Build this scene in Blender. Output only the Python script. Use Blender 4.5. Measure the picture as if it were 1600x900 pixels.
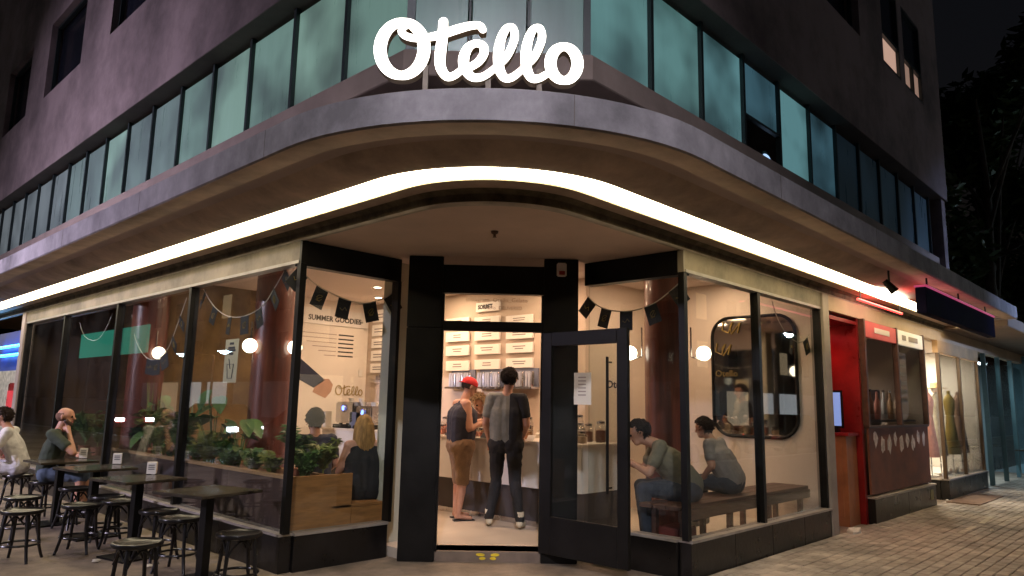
import bpy, bmesh, math, random
from mathutils import Vector, Matrix, Quaternion
from math import pi, sin, cos, radians as R
random.seed(7); V = Vector
for o in list(bpy.data.objects): bpy.data.objects.remove(o)
scn = bpy.context.scene
COL = scn.collection
# ------------------------------------------------------------------ camera
RIGHT = Vector((0.68840549, -0.72505715, 0.01974889))
DOWN = Vector((0.12710961, 0.09378849, -0.98744462))
FWD = Vector((0.71410156, 0.68227257, 0.15672624))
CAM = Vector((-3.52, -3.55, 1.55)); FPX = 1134.84
cd = bpy.data.cameras.new('camera'); cam = bpy.data.objects.new('camera', cd); COL.objects.link(cam)
m3 = Matrix((RIGHT, -DOWN, -FWD)).transposed()
cam.matrix_world = Matrix.Translation(CAM) @ m3.to_4x4()
cd.sensor_width = 36; cd.lens = FPX/1600*36; cd.clip_start = .05; cd.clip_end = 2000
scn.camera = cam
# ------------------------------------------------------------------ world, moonlight, exposure
w = bpy.data.worlds.new('World'); scn.world = w; w.use_nodes = True
nt = w.node_tree; bg = nt.nodes['Background']
sk = nt.nodes.new('ShaderNodeTexSky'); sk.sky_type = 'NISHITA'; sk.sun_disc = False
sk.sun_elevation = R(-3.3); sk.sun_rotation = R(200)
nt.links.new(sk.outputs[0], bg.inputs[0]); bg.inputs[1].default_value = .12
sd = bpy.data.lights.new('moon', 'SUN'); sd.energy = .02; sd.angle = R(10); sd.color = (.7, .8, 1)
so = bpy.data.objects.new('moon', sd); so.rotation_euler = (R(50), 0, R(-30)); COL.objects.link(so)
scn.render.engine = 'CYCLES'
vs = scn.view_settings; vs.view_transform = 'Standard'; vs.look = 'None'; vs.exposure = 0; vs.gamma = 1
vs.use_curve_mapping = False
try:
    scn.cycles.max_bounces = 8; scn.cycles.transparent_max_bounces = 24; scn.cycles.caustics_reflective = False
except Exception: pass
# ------------------------------------------------------------------ pixel -> point helpers (photo pixels, 1600x900)
def ray(px, py): return RIGHT*(px-800) + DOWN*(py-450) + FWD*FPX
def onx(px, py, x): r = ray(px, py); return CAM + r*((x-CAM.x)/r.x)
def ony(px, py, y): r = ray(px, py); return CAM + r*((y-CAM.y)/r.y)
def onz(px, py, z): r = ray(px, py); return CAM + r*((z-CAM.z)/r.z)
def topx(P):
    d = Vector(P)-CAM; z = d.dot(FWD); return (d.dot(RIGHT)/z*FPX+800, d.dot(DOWN)/z*FPX+450, z)
# ------------------------------------------------------------------ materials
MATS = {}
def mat(name, col, rough=.6, ns=0, na=.2, bump=0, metal=0, spec=.5, emit=None, es=0, col2=None, sheen=0, stretch=None, bs=None, coat=0, big=0):
    if name in MATS: return MATS[name]
    m = bpy.data.materials.new(name); m.use_nodes = True; t = m.node_tree; b = t.nodes['Principled BSDF']
    b.inputs['Base Color'].default_value = (*col, 1); b.inputs['Roughness'].default_value = rough
    b.inputs['Metallic'].default_value = metal; b.inputs['Specular IOR Level'].default_value = spec
    if coat: b.inputs['Coat Weight'].default_value = coat
    if emit: b.inputs['Emission Color'].default_value = (*emit, 1); b.inputs['Emission Strength'].default_value = es
    if ns:
        tc = t.nodes.new('ShaderNodeNewGeometry'); mp = t.nodes.new('ShaderNodeMapping')
        t.links.new(tc.outputs['Position'], mp.inputs[0])
        if stretch: mp.inputs['Scale'].default_value = stretch
        n = t.nodes.new('ShaderNodeTexNoise'); n.inputs['Scale'].default_value = ns; n.inputs['Detail'].default_value = 6
        n.inputs['Roughness'].default_value = .62
        t.links.new(mp.outputs[0], n.inputs['Vector'])
        cr = t.nodes.new('ShaderNodeValToRGB'); cr.color_ramp.elements[0].position = .3; cr.color_ramp.elements[1].position = .7
        c0 = tuple(max(0, c*(1-na)) for c in col); c1 = col2 or tuple(min(1, c*(1+na)) for c in col)
        cr.color_ramp.elements[0].color = (*c0, 1); cr.color_ramp.elements[1].color = (*c1, 1)
        t.links.new(n.outputs['Fac'], cr.inputs[0]); t.links.new(cr.outputs[0], b.inputs['Base Color'])
        if big:
            n3 = t.nodes.new('ShaderNodeTexNoise'); n3.inputs['Scale'].default_value = big; n3.inputs['Detail'].default_value = 9; n3.inputs['Roughness'].default_value = .7
            t.links.new(tc.outputs['Position'], n3.inputs['Vector'])
            r3 = t.nodes.new('ShaderNodeMapRange'); r3.inputs['From Min'].default_value = .36; r3.inputs['From Max'].default_value = .58; r3.inputs['To Min'].default_value = .5; r3.inputs['To Max'].default_value = 1.08
            t.links.new(n3.outputs['Fac'], r3.inputs['Value'])
            vz = t.nodes.new('ShaderNodeTexVoronoi'); vz.inputs['Scale'].default_value = 4.2; t.links.new(tc.outputs['Position'], vz.inputs['Vector'])
            v3 = t.nodes.new('ShaderNodeMapRange'); v3.inputs['From Min'].default_value = .07; v3.inputs['From Max'].default_value = .1; v3.inputs['To Min'].default_value = .62; v3.inputs['To Max'].default_value = 1
            t.links.new(vz.outputs['Distance'], v3.inputs['Value'])
            vm = t.nodes.new('ShaderNodeMath'); vm.operation = 'MULTIPLY'; t.links.new(r3.outputs[0], vm.inputs[0]); t.links.new(v3.outputs[0], vm.inputs[1])
            r3 = vm if name.startswith('pave') else r3
            mu_ = t.nodes.new('ShaderNodeMix'); mu_.data_type = 'RGBA'; mu_.blend_type = 'MULTIPLY'; mu_.inputs[0].default_value = 1
            t.links.new(cr.outputs[0], mu_.inputs[6]); t.links.new(r3.outputs[0], mu_.inputs[7]); t.links.new(mu_.outputs[2], b.inputs['Base Color'])
        mr = t.nodes.new('ShaderNodeMapRange'); mr.inputs['To Min'].default_value = max(.02, rough-.12); mr.inputs['To Max'].default_value = min(1, rough+.12)
        t.links.new(n.outputs['Fac'], mr.inputs['Value']); t.links.new(mr.outputs[0], b.inputs['Roughness'])
        if bump:
            n2 = t.nodes.new('ShaderNodeTexNoise'); n2.inputs['Scale'].default_value = bs or ns*5; n2.inputs['Detail'].default_value = 5
            t.links.new(mp.outputs[0], n2.inputs['Vector'])
            bp = t.nodes.new('ShaderNodeBump'); bp.inputs['Strength'].default_value = bump; bp.inputs['Distance'].default_value = .02
            t.links.new(n2.outputs['Fac'], bp.inputs['Height']); t.links.new(bp.outputs[0], b.inputs['Normal'])
    MATS[name] = m; return m
def glassmat(name, tint=(.93, .95, .94), boost=1.0, rough=.01, dirt=.008):
    m = bpy.data.materials.new(name); m.use_nodes = True; t = m.node_tree; t.nodes.remove(t.nodes['Principled BSDF'])
    out = t.nodes['Material Output']; tr = t.nodes.new('ShaderNodeBsdfTransparent'); tr.inputs[0].default_value = (*tint, 1)
    gl = t.nodes.new('ShaderNodeBsdfGlossy'); gl.inputs['Roughness'].default_value = rough
    lw = t.nodes.new('ShaderNodeLayerWeight'); pw = t.nodes.new('ShaderNodeMath'); pw.operation = 'POWER'; pw.inputs[1].default_value = 5
    t.links.new(lw.outputs['Facing'], pw.inputs[0])
    fr = t.nodes.new('ShaderNodeMath'); fr.operation = 'MULTIPLY_ADD'; fr.inputs[1].default_value = .95; fr.inputs[2].default_value = .035
    t.links.new(pw.outputs[0], fr.inputs[0])
    ml = t.nodes.new('ShaderNodeMath'); ml.operation = 'MULTIPLY'; ml.inputs[1].default_value = boost; ml.use_clamp = True
    mx = t.nodes.new('ShaderNodeMixShader'); t.links.new(fr.outputs[0], ml.inputs[0]); t.links.new(ml.outputs[0], mx.inputs[0])
    t.links.new(tr.outputs[0], mx.inputs[1]); t.links.new(gl.outputs[0], mx.inputs[2])
    df = t.nodes.new('ShaderNodeBsdfDiffuse'); df.inputs[0].default_value = (.5, .5, .5, 1)
    tc = t.nodes.new('ShaderNodeTexCoord'); n = t.nodes.new('ShaderNodeTexNoise'); n.inputs['Scale'].default_value = 1.7; n.inputs['Detail'].default_value = 8
    t.links.new(tc.outputs['Object'], n.inputs['Vector'])
    mr = t.nodes.new('ShaderNodeMapRange'); mr.inputs['From Min'].default_value = .35; mr.inputs['From Max'].default_value = .8
    mr.inputs['To Max'].default_value = dirt*2; t.links.new(n.outputs['Fac'], mr.inputs['Value'])
    m2 = t.nodes.new('ShaderNodeMixShader'); t.links.new(mr.outputs[0], m2.inputs[0]); t.links.new(mx.outputs[0], m2.inputs[1]); t.links.new(df.outputs[0], m2.inputs[2])
    t.links.new(m2.outputs[0], out.inputs[0]); MATS[name] = m; return m
def emat(name, col, s):
    if name in MATS: return MATS[name]
    m = mat(name, tuple(min(.8, c) for c in col), .4, emit=col, es=s); return m
GL = glassmat('shop_glass', boost=1.5); GL2 = glassmat('door_glass', (.9, .92, .91), .8)
BLACK = mat('black_frame', (.006, .0055, .005), .42, 3, .4, .08, spec=.25)
STONE = mat('black_stone', (.011, .0095, .009), .3, 4, .5, .1, spec=.4)
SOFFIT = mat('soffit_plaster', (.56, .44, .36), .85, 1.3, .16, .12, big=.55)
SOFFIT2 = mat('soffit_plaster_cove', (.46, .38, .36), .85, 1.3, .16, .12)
FASC = mat('fascia_concrete', (.43, .4, .42), .8, 2.2, .22, .25, big=.8, stretch=(1, 1, .3))
UPWALL = mat('upper_plaster', (.25, .19, .19), .9, .8, .14, .2, big=.4)
SILLM = mat('sill_concrete', (.3, .23, .2), .85, 2, .2, .2)
FRIEZE = mat('frieze_cream', (.21, .18, .125), .7, 1.2, .25, .1, big=1.)
MOULD = mat('moulding_dirty', (.12, .095, .06), .9, 6, .6, .3)
EDGE = mat('moulding_edge', (.5, .46, .4), .8, 5, .25)
ENTRY = mat('entry_ceiling_plaster', (.7, .56, .48), .9, .9, .12, .1)
CREAM = mat('cream_wall', (.72, .62, .52), .85, .8, .06)
WHITEW = mat('white_wall', (.76, .7, .63), .8, .8, .05)
BROWNW = mat('brown_mural_wall', (.14, .085, .035), .85, 1.6, .5, .6, col2=(.30, .205, .09))
DARKW = mat('dark_wood_wall', (.2, .125, .07), .6, .7, .3)
CEIL = mat('shop_ceiling', (.72, .62, .56), .9, .5, .04)
FLOOR = mat('shop_floor', (.55, .48, .4), .45, 1.5, .12)
WOOD = mat('planter_wood', (.36, .165, .05), .55, 4, .3, .1, stretch=(1, 1, 6))
MAHOG = mat('mahogany', (.14, .038, .022), .35, 3, .35, .05, stretch=(6, 6, .6), coat=.3)
BENCHW = mat('bench_wood', (.09, .04, .025), .5, 3, .35, .1, stretch=(.6, 6, 6))
SKIN = mat('skin', (.5, .26, .17), .5, 9, .12)
STEEL = mat('steel', (.55, .55, .56), .25, 6, .15, 0, 1)
ALU = mat('aluminium', (.33, .31, .28), .4, 5, .2, 0, .7)
WHITE = mat('white_paint', (.75, .73, .7), .5, 3, .06)
PAPER = mat('paper', (.72, .68, .6), .8, 5, .05)
INK = mat('ink', (.03, .03, .035), .7)
GOLD = mat('gold_lettering', (.42, .3, .08), .4, 5, .2, 0, .6)
FLAG = mat('flag_card', (.015, .016, .02), .7, 6, .3)
# ------------------------------------------------------------------ mesh builder
class MB:
    def __init__(s): s.v = []; s.f = []; s.mi = []
    def add(s, vs, fs, mi=0):
        k = len(s.v); s.v += [tuple(v) for v in vs]; s.f += [tuple(i+k for i in f) for f in fs]; s.mi += [mi]*len(fs); return s
    def box(s, a, b, mi=0):
        x0, y0, z0 = (min(a[i], b[i]) for i in range(3)); x1, y1, z1 = (max(a[i], b[i]) for i in range(3))
        return s.add([(x0, y0, z0), (x1, y0, z0), (x1, y1, z0), (x0, y1, z0), (x0, y0, z1), (x1, y0, z1), (x1, y1, z1), (x0, y1, z1)],
                     [(3, 2, 1, 0), (4, 5, 6, 7), (0, 1, 5, 4), (1, 2, 6, 5), (2, 3, 7, 6), (3, 0, 4, 7)], mi)
    def beam(s, p, q, w, h, mi=0, up=(0, 0, 1)):
        p, q = Vector(p), Vector(q); d = (q-p).normalized(); u = Vector(up)
        if abs(d.dot(u)) > .98: u = Vector((1, 0, 0))
        a = d.cross(u).normalized()*w/2; b = a.cross(d).normalized()*h/2
        vs = [p-a-b, p+a-b, p+a+b, p-a+b, q-a-b, q+a-b, q+a+b, q-a+b]
        return s.add(vs, [(0, 1, 2, 3), (7, 6, 5, 4), (4, 5, 1, 0), (5, 6, 2, 1), (6, 7, 3, 2), (7, 4, 0, 3)], mi)
    def prism(s, poly, z0, z1, mi=0):
        n = len(poly)
        return s.add([(x, y, z0) for x, y in poly]+[(x, y, z1) for x, y in poly],
                     [tuple(range(n))[::-1], tuple(range(n, 2*n))]+[(i, (i+1) % n, n+(i+1) % n, n+i) for i in range(n)], mi)
    def tube(s, pts, r, n=8, mi=0, close=False):
        pts = [Vector(p) for p in pts]; m = len(pts); rs = r if isinstance(r, (list, tuple)) else [r]*m
        vs = []; pu = None
        for i, p in enumerate(pts):
            if close: d = pts[(i+1) % m]-pts[i-1]
            else: d = pts[min(i+1, m-1)]-pts[max(i-1, 0)]
            d.normalize()
            if pu is None: pu = Vector((0, 0, 1)) if abs(d.z) < .9 else Vector((1, 0, 0))
            a = d.cross(pu); a.normalize(); b = a.cross(d); pu = b
            for k in range(n):
                t = 2*pi*k/n; vs.append(p+(a*cos(t)+b*sin(t))*rs[i])
        fs = []
        for i in range(m if close else m-1):
            j = (i+1) % m
            for k in range(n): fs.append((i*n+k, i*n+(k+1) % n, j*n+(k+1) % n, j*n+k))
        if not close: fs += [tuple(range(n))[::-1], tuple(range((m-1)*n, m*n))]
        return s.add(vs, fs, mi)
    def lathe(s, prof, c=(0, 0, 0), n=20, mi=0):
        vs = []
        for r, z in prof:
            for k in range(n): t = 2*pi*k/n; vs.append((c[0]+r*cos(t), c[1]+r*sin(t), c[2]+z))
        m = len(prof); fs = [(i*n+k, i*n+(k+1) % n, (i+1)*n+(k+1) % n, (i+1)*n+k) for i in range(m-1) for k in range(n)]
        if prof[0][0] > 1e-5: fs.append(tuple(range(n))[::-1])
        if prof[-1][0] > 1e-5: fs.append(tuple(range((m-1)*n, m*n)))
        return s.add(vs, fs, mi)
    def ell(s, c, r, n=14, m=9, mat3=None, mi=0, cut=None):
        vs = []; c = Vector(c)
        for i in range(m+1):
            a = -pi/2+pi*i/m
            for k in range(n):
                t = 2*pi*k/n; v = Vector((r[0]*cos(a)*cos(t), r[1]*cos(a)*sin(t), r[2]*sin(a)))
                vs.append((v, c+(mat3 @ v if mat3 else v)))
        fs = [(i*n+k, i*n+(k+1) % n, (i+1)*n+(k+1) % n, (i+1)*n+k) for i in range(m) for k in range(n)]
        if cut: fs = [f for f in fs if not cut(sum((vs[i][0] for i in f), Vector())/len(f))]
        return s.add([v for _, v in vs], fs, mi)
    def capsule(s, p, q, r0, r1, n=12, mi=0):
        p, q = Vector(p), Vector(q); d = (q-p); L = d.length or 1e-4; d = d/L
        pts = []; rs = []
        for i in range(1, 5): a = pi/2*i/4; pts.append(p-d*r0*cos(a)); rs.append(r0*sin(a))
        for i in range(0, 4): a = pi/2*i/4; pts.append(q+d*r1*sin(a)); rs.append(r1*cos(a))
        return s.tube(pts, rs, n, mi)
    def build(s, name, mats, parent=None, smooth=False, bevel=0, loc=None):
        me = bpy.data.meshes.new(name); me.from_pydata(s.v, [], s.f)
        bm = bmesh.new(); bm.from_mesh(me); bmesh.ops.remove_doubles(bm, verts=bm.verts, dist=1e-5) if False else None
        bmesh.ops.recalc_face_normals(bm, faces=bm.faces)
        if bevel: bmesh.ops.bevel(bm, geom=bm.edges[:], offset=bevel, segments=2 if bevel > .004 else 1, affect='EDGES', clamp_overlap=True)
        bm.to_mesh(me); bm.free()
        ms = mats if isinstance(mats, (list, tuple)) else [mats]
        for x in ms: me.materials.append(x)
        if not bevel and len(ms) > 1:
            me.polygons.foreach_set('material_index', s.mi)
        if smooth: me.polygons.foreach_set('use_smooth', [True]*len(me.polygons))
        o = bpy.data.objects.new(name, me); COL.objects.link(o)
        if smooth and smooth != 'all':
            try: me.set_sharp_from_angle(angle=R(40))
            except Exception: pass
        if parent: attach(o, parent)
        if loc is not None: o.location = loc
        return o
def attach(o, p):
    o.parent = p
    M = Matrix.Translation(p.location) @ p.rotation_euler.to_matrix().to_4x4() if p.type == 'EMPTY' else Matrix.Identity(4)
    if p.type == 'EMPTY' and not p.get('local'): o.matrix_parent_inverse = M.inverted()
def thing(name, label, cat, loc=(0, 0, 0), rz=0, group=None, local=False):
    o = bpy.data.objects.new(name, None); COL.objects.link(o); o.location = loc; o.rotation_euler = (0, 0, rz); o.empty_display_size = .1
    if local: o['local'] = 1
    return tag(o, label, cat, group)
def tag(o, label=None, cat=None, group=None, kind=None):
    if label: o['label'] = label
    if cat: o['category'] = cat
    if group: o['group'] = group
    if kind: o['kind'] = kind
    return o
def kids(o): return [c for c in bpy.data.objects if c.parent == o]
def dup(src, loc, rz=0, label=None, group=None, sc=None):
    tree = [(c, kids(c)) for c in kids(src)]
    r = src.copy(); COL.objects.link(r); r.location = loc; r.rotation_euler = (0, 0, rz)
    if sc: r.scale = sc
    if label: r['label'] = label
    if group: r['group'] = group
    for c, g in tree:
        d = c.copy(); COL.objects.link(d); d.parent = r
        for e in g: f = e.copy(); COL.objects.link(f); f.parent = d
    return r
def text(body, size, M4, m, parent=None, name='lettering', ext=.002, bold=0, align='LEFT'):
    c = bpy.data.curves.new(name, 'FONT'); c.body = body; c.size = size; c.extrude = ext; c.align_x = align; c.resolution_u = 2; c.offset = bold
    t = bpy.data.objects.new(name, c); COL.objects.link(t)
    dg = bpy.context.evaluated_depsgraph_get(); me = bpy.data.meshes.new_from_object(t.evaluated_get(dg))
    bpy.data.objects.remove(t); me.transform(M4); me.materials.clear(); me.materials.append(m)
    o = bpy.data.objects.new(name, me); COL.objects.link(o)
    if parent: attach(o, parent)
    return o
def wallM(p, n):      # text frame on a wall: n = 'y' wall facing -Y, 'x' wall facing -X, 'd' diagonal facing (-1,-1)
    rz = {'y': 0, 'x': -pi/2, 'd': -pi/4}[n]
    return Matrix.Translation(p) @ Matrix.Rotation(rz, 4, 'Z') @ Matrix.Rotation(pi/2, 4, 'X')
def arealight(name, loc, size, power, col, parent=None, rot=(0, 0, 0), spread=pi, shape='DISK'):
    l = bpy.data.lights.new(name, 'AREA'); l.energy = power; l.size = size; l.color = col; l.shape = shape; l.spread = spread
    o = bpy.data.objects.new(name, l); COL.objects.link(o); o.location = loc; o.rotation_euler = rot
    if parent: attach(o, parent)
    return o
# ================================================================== GROUND
ASPH = mat('asphalt', (.05, .05, .052), .75, 3, .35, .4, bs=120)
PAVE = mat('pavement_concrete', (.27, .215, .165), .75, 3, .3, .35, bs=60, big=.7)
PAVER = mat('paver', (.42, .36, .31), .72, 5, .3, .35, bs=70, big=.9)
PAVER2 = mat('paver_dark', (.36, .305, .26), .75, 5, .3, .35, bs=70, big=.9)
JOINT = mat('paver_joint', (.17, .14, .115), .9, 8, .4, .3)
b = MB(); b.add([(-400, -400, -.13), (400, -400, -.13), (400, 400, -.13), (-400, 400, -.13)], [(0, 1, 2, 3)])
tag(b.build('road', ASPH), kind='structure')
b = MB(); b.prism([(-6.6, -5.6), (-5.6, -6.6), (120, -6.6), (120, 60), (-6.6, 60)], -.5, 0)
pv = tag(b.build('pavement', PAVE), kind='structure')
b = MB()
for p, q in [((-6.75, 60), (-6.75, -5.66)), ((-6.75, -5.66), (-5.66, -6.75)), ((-5.66, -6.75), (120, -6.75))]:
    b.beam((*p, -.06), (*q, -.06), .26, .15)
tag(b.build('kerb', mat('kerb_stone', (.3, .29, .27), .8, 2, .2, .3)), kind='structure')
b = MB(); b.box((2.2, -6.55, .0005), (34, -.02, .004)); b.build('joint_bed', JOINT, pv)
PL, PW, G = .205, .103, .006
cand = []
rows = int(6.4/(PW+G))
for r in range(rows):
    y = -.09-r*(PW+G); off = (r % 2)*.5*(PL+G)
    for k in range(int(30/(PL+G))):
        x = 2.3+off+k*(PL+G)
        px, py, d = topx((x, y, .01))
        if d < 1 or px < 1040 or px > 1690 or py > 960: continue
        if d > 24: continue
        cand.append((d, x, y))
cand.sort()
def pmesh(nm, m, sd):
    b = MB(); l, w2, c = PL/2, PW/2, .006
    vs = [(-l, -w2, -.008), (l, -w2, -.008), (l, w2, -.008), (-l, w2, -.008), (-l, -w2, .006), (l, -w2, .006), (l, w2, .006), (-l, w2, .006),
          (-l+c, -w2+c, .011), (l-c, -w2+c, .011), (l-c, w2-c, .011), (-l+c, w2-c, .011)]
    fs = [(0, 1, 5, 4), (1, 2, 6, 5), (2, 3, 7, 6), (3, 0, 4, 7), (4, 5, 9, 8), (5, 6, 10, 9), (6, 7, 11, 10), (7, 4, 8, 11), (8, 9, 10, 11)]
    return vs, fs
pvv, pff = pmesh('', None, 0)
pms = []
for m in (PAVER, PAVER2):
    me = bpy.data.meshes.new('paver'); me.from_pydata(pvv, [], pff); me.materials.append(m); pms.append(me)
rest = MB()
for i, (d, x, y) in enumerate(cand):
    dz = random.uniform(-.0025, .0025); k = 0 if random.random() < .7 else 1
    if i < 300:
        o = bpy.data.objects.new('paver', pms[k]); COL.objects.link(o); o.parent = pv; o.location = (x, y, .004+dz); o.rotation_euler = (random.uniform(-.012, .012), random.uniform(-.008, .008), random.uniform(-.012, .012))
    else: rest.add([(a+x, c+y, e+.004+dz) for a, c, e in pvv], pff, k)
tag(rest.build('paver_field', [PAVER, PAVER2], pv), kind='stuff')
# ================================================================== CORNER BUILDING
bld = thing('corner_building', 'grey corner building with rounded lit canopy over glazed gelato shop', 'building', (3, 3, 0))
FAR = 34.; FX = 12.0
def ring(o, r, z, n=22):
    c = r-o; P = [(-o, FAR, z), (-o, 16, z), (-o, 8, z), (-o, c+.6, z)]
    P += [(c+r*cos(pi+pi/2*i/n), c+r*sin(pi+pi/2*i/n), z) for i in range(n+1)]
    return P+[(c+.6, -o, z), (6, -o, z), (9, -o, z), (FX, -o, z)]
def sweep(rings, name, m, parent=bld, smooth=True):
    b = MB(); rs = [ring(*q) for q in rings]; n = len(rs[0])
    for P in rs: b.v += P
    for i in range(len(rs)-1):
        for k in range(n-1): b.f.append((i*n+k, i*n+k+1, (i+1)*n+k+1, (i+1)*n+k)); b.mi.append(0)
    return b.build(name, m, parent, smooth=smooth)
sweep([(-.06, .88, 3.055), (.0, .9, 3.045), (.02, .9, 3.06)], 'moulding_edge', EDGE)
sweep([(.02, .9, 3.06), (.022, .91, 3.12), (.05, .92, 3.135), (.07, .93, 3.15)], 'moulding', MOULD)
cano = sweep([(.07, .93, 3.15), (.23, .95, 3.155)], 'soffit', SOFFIT)
sweep([(.23, .95, 3.155), (.232, .95, 3.135), (.25, .96, 3.135), (.252, .96, 3.2), (.24, .95, 3.21)], 'light_trough_lip', mat('lip_metal', (.5, .45, .3), .5, 5, .2))
sweep([(.45, 1.28, 3.215), (.455, 1.28, 3.178), (.52, 1.38, 3.178), (.68, 1.58, 3.2), (.74, 1.63, 3.225), (.80, 1.69, 3.262)], 'soffit', SOFFIT)
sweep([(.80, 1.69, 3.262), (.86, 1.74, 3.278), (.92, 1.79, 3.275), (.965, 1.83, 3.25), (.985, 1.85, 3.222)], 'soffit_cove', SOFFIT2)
sweep([(.985, 1.85, 3.222), (1.0, 1.86, 3.213), (1.185, 2., 3.21)], 'soffit', SOFFIT)
sweep([(1.185, 2., 3.21), (1.2, 2., 3.22), (1.2, 2., 3.42), (1.18, 1.99, 3.432), (.3, 1.3, 3.47), (-.3, .9, 3.48)], 'canopy_fascia', FASC)
# lit diffuser panels in the trough
def pathpts(P, step):
    out = []; acc = 0; 
    for i in range(len(P)-1):
        a, c = Vector(P[i]), Vector(P[i+1]); L = (c-a).length; k = max(1, int(L/.12))
        for j in range(k): out.append(a.lerp(c, j/k))
    return out+[Vector(P[-1])]
PI_, PO_ = ring(.253, .965, 3.146), ring(.449, 1.28, 3.187)
def dense(P, Q):
    A, B = [], []
    for i in range(len(P)-1):
        a, c, d, e = Vector(P[i]), Vector(P[i+1]), Vector(Q[i]), Vector(Q[i+1]); k = max(1, int((c-a).length/.15))
        for j in range(k): A.append(a.lerp(c, j/k)); B.append(d.lerp(e, j/k))
    return A+[Vector(P[-1])], B+[Vector(Q[-1])]
A, B = dense(PI_, PO_)
lens = [0]
for i in range(1, len(A)): lens.append(lens[-1]+((A[i]+B[i])/2-(A[i-1]+B[i-1])/2).length)
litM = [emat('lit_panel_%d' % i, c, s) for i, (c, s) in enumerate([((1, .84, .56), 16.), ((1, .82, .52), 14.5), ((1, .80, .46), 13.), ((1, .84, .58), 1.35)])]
i0 = 0
pn = 0
while i0 < len(A)-1:
    i1 = i0
    while i1 < len(A)-1 and lens[i1]-lens[i0] < 1.35: i1 += 1
    mid = (A[(i0+i1)//2]+B[(i0+i1)//2])/2
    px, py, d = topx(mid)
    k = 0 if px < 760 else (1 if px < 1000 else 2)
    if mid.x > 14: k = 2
    b = MB()
    for i in range(i0, i1+1):
        a, c = A[i], B[i]
        if i == i0: t = (A[i+1]-A[i]).normalized()*.004; a = a+t; c = c+t
        if i == i1: t = (A[i]-A[i-1]).normalized()*.004; a = a-t; c = c-t
        b.v += [tuple(a), tuple(c)]
    n = i1-i0
    for i in range(n): b.f.append((2*i, 2*i+1, 2*i+3, 2*i+2)); b.mi.append(0)
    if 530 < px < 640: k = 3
    b.build('light_panel', litM[k], bld); pn += 1; i0 = i1
sweep([(.24, .95, 3.2), (.46, 1.29, 3.21)], 'trough_back', SOFFIT)
fr_ = [Vector(p) for p in ring(1.2, 2., 3.32)]; acc = .0
for a, c in zip(fr_, fr_[1:]):
    L = (c-a).length
    while acc < L:
        m_ = a.lerp(c, acc/L); t_ = (c-a).normalized(); MB().beam(m_-t_*.0015, m_+t_*.0015, .003, .196).build('fascia_joint', MOULD, bld); acc += 2.35
    acc -= L
# mezzanine band
ZB, ZT = 4.45, 5.5
def chamf(o, z, c=1.05):   # plan outline with chamfered corner at outward offset o
    k = o*(math.sqrt(2)-1)
    return [(-o, FAR, z), (-o, c-k, z), (c-k, -o, z), (FX, -o, z)]
def sweepc(prof, name, m, parent=bld):
    b = MB(); rs = [chamf(o, z) for o, z in prof]; n = 4
    for P in rs: b.v += P
    for i in range(len(rs)-1):
        for k in range(n-1): b.f.append((i*n+k, i*n+k+1, (i+1)*n+k+1, (i+1)*n+k)); b.mi.append(0)
    return b.build(name, m, parent)
sweepc([(-.22, 3.4), (-.2, 4.2)], 'band_wall', mat('band_wall_dark', (.13, .09, .075), .9, 1.5, .3, .2))
sweepc([(-.25, 4.2), (.09, 4.2), (.1, 4.21), (.1, ZB-.035), (.085, ZB-.02), (-.1, ZB)], 'window_sill', SILLM)
sweepc([(-.1, ZT+.06), (.24, ZT+.045)], 'window_soffit', mat('mezz_soffit', (.11, .085, .075), .9, 1.5, .25))
sweepc([(.24, ZT+.045), (.25, ZT+.05), (.25, 7.1)], 'upper_wall', UPWALL)
UT = 17.
MEZF = mat('mezz_frame', (.02, .03, .032), .45, 4, .3)
def frosted(name, base, em, es):  # uneven glow painted into the emission, dark blotches standing for things behind the glass
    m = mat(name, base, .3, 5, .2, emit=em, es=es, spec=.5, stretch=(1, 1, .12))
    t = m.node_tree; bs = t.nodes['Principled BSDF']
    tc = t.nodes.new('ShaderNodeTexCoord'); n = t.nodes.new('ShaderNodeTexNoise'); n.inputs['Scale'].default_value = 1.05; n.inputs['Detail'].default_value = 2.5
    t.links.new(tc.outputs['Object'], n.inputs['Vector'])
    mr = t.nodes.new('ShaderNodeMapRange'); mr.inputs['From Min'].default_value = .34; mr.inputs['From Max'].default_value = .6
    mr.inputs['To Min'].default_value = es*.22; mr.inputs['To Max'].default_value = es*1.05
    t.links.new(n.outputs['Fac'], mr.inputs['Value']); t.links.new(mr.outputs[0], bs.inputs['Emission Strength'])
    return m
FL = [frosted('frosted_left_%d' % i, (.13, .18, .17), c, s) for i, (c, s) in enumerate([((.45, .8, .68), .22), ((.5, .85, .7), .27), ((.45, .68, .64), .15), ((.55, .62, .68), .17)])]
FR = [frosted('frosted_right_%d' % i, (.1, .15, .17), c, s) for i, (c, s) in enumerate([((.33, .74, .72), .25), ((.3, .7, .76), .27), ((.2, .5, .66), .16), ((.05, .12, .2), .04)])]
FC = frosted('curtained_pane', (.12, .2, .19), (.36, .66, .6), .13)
DARKGL = mat('dark_window_glass', (.012, .013, .02), .12, 1, .3)
def vpane(p, q, z0, z1, m, name='window_pane', th=.012, frame=True, parent=bld):
    p, q = Vector((*p, 0)), Vector((*q, 0)); d = (q-p).normalized(); n = Vector((d.y, -d.x, 0))
    if n.dot(Vector((-1, -1, 0))) < 0: n = -n
    a, c = p+d*.022, q-d*.022
    b = MB(); b.beam((a.x, a.y, (z0+z1)/2), (c.x, c.y, (z0+z1)/2), th, z1-z0)
    o = b.build(name, m, parent)
    return o
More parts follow.
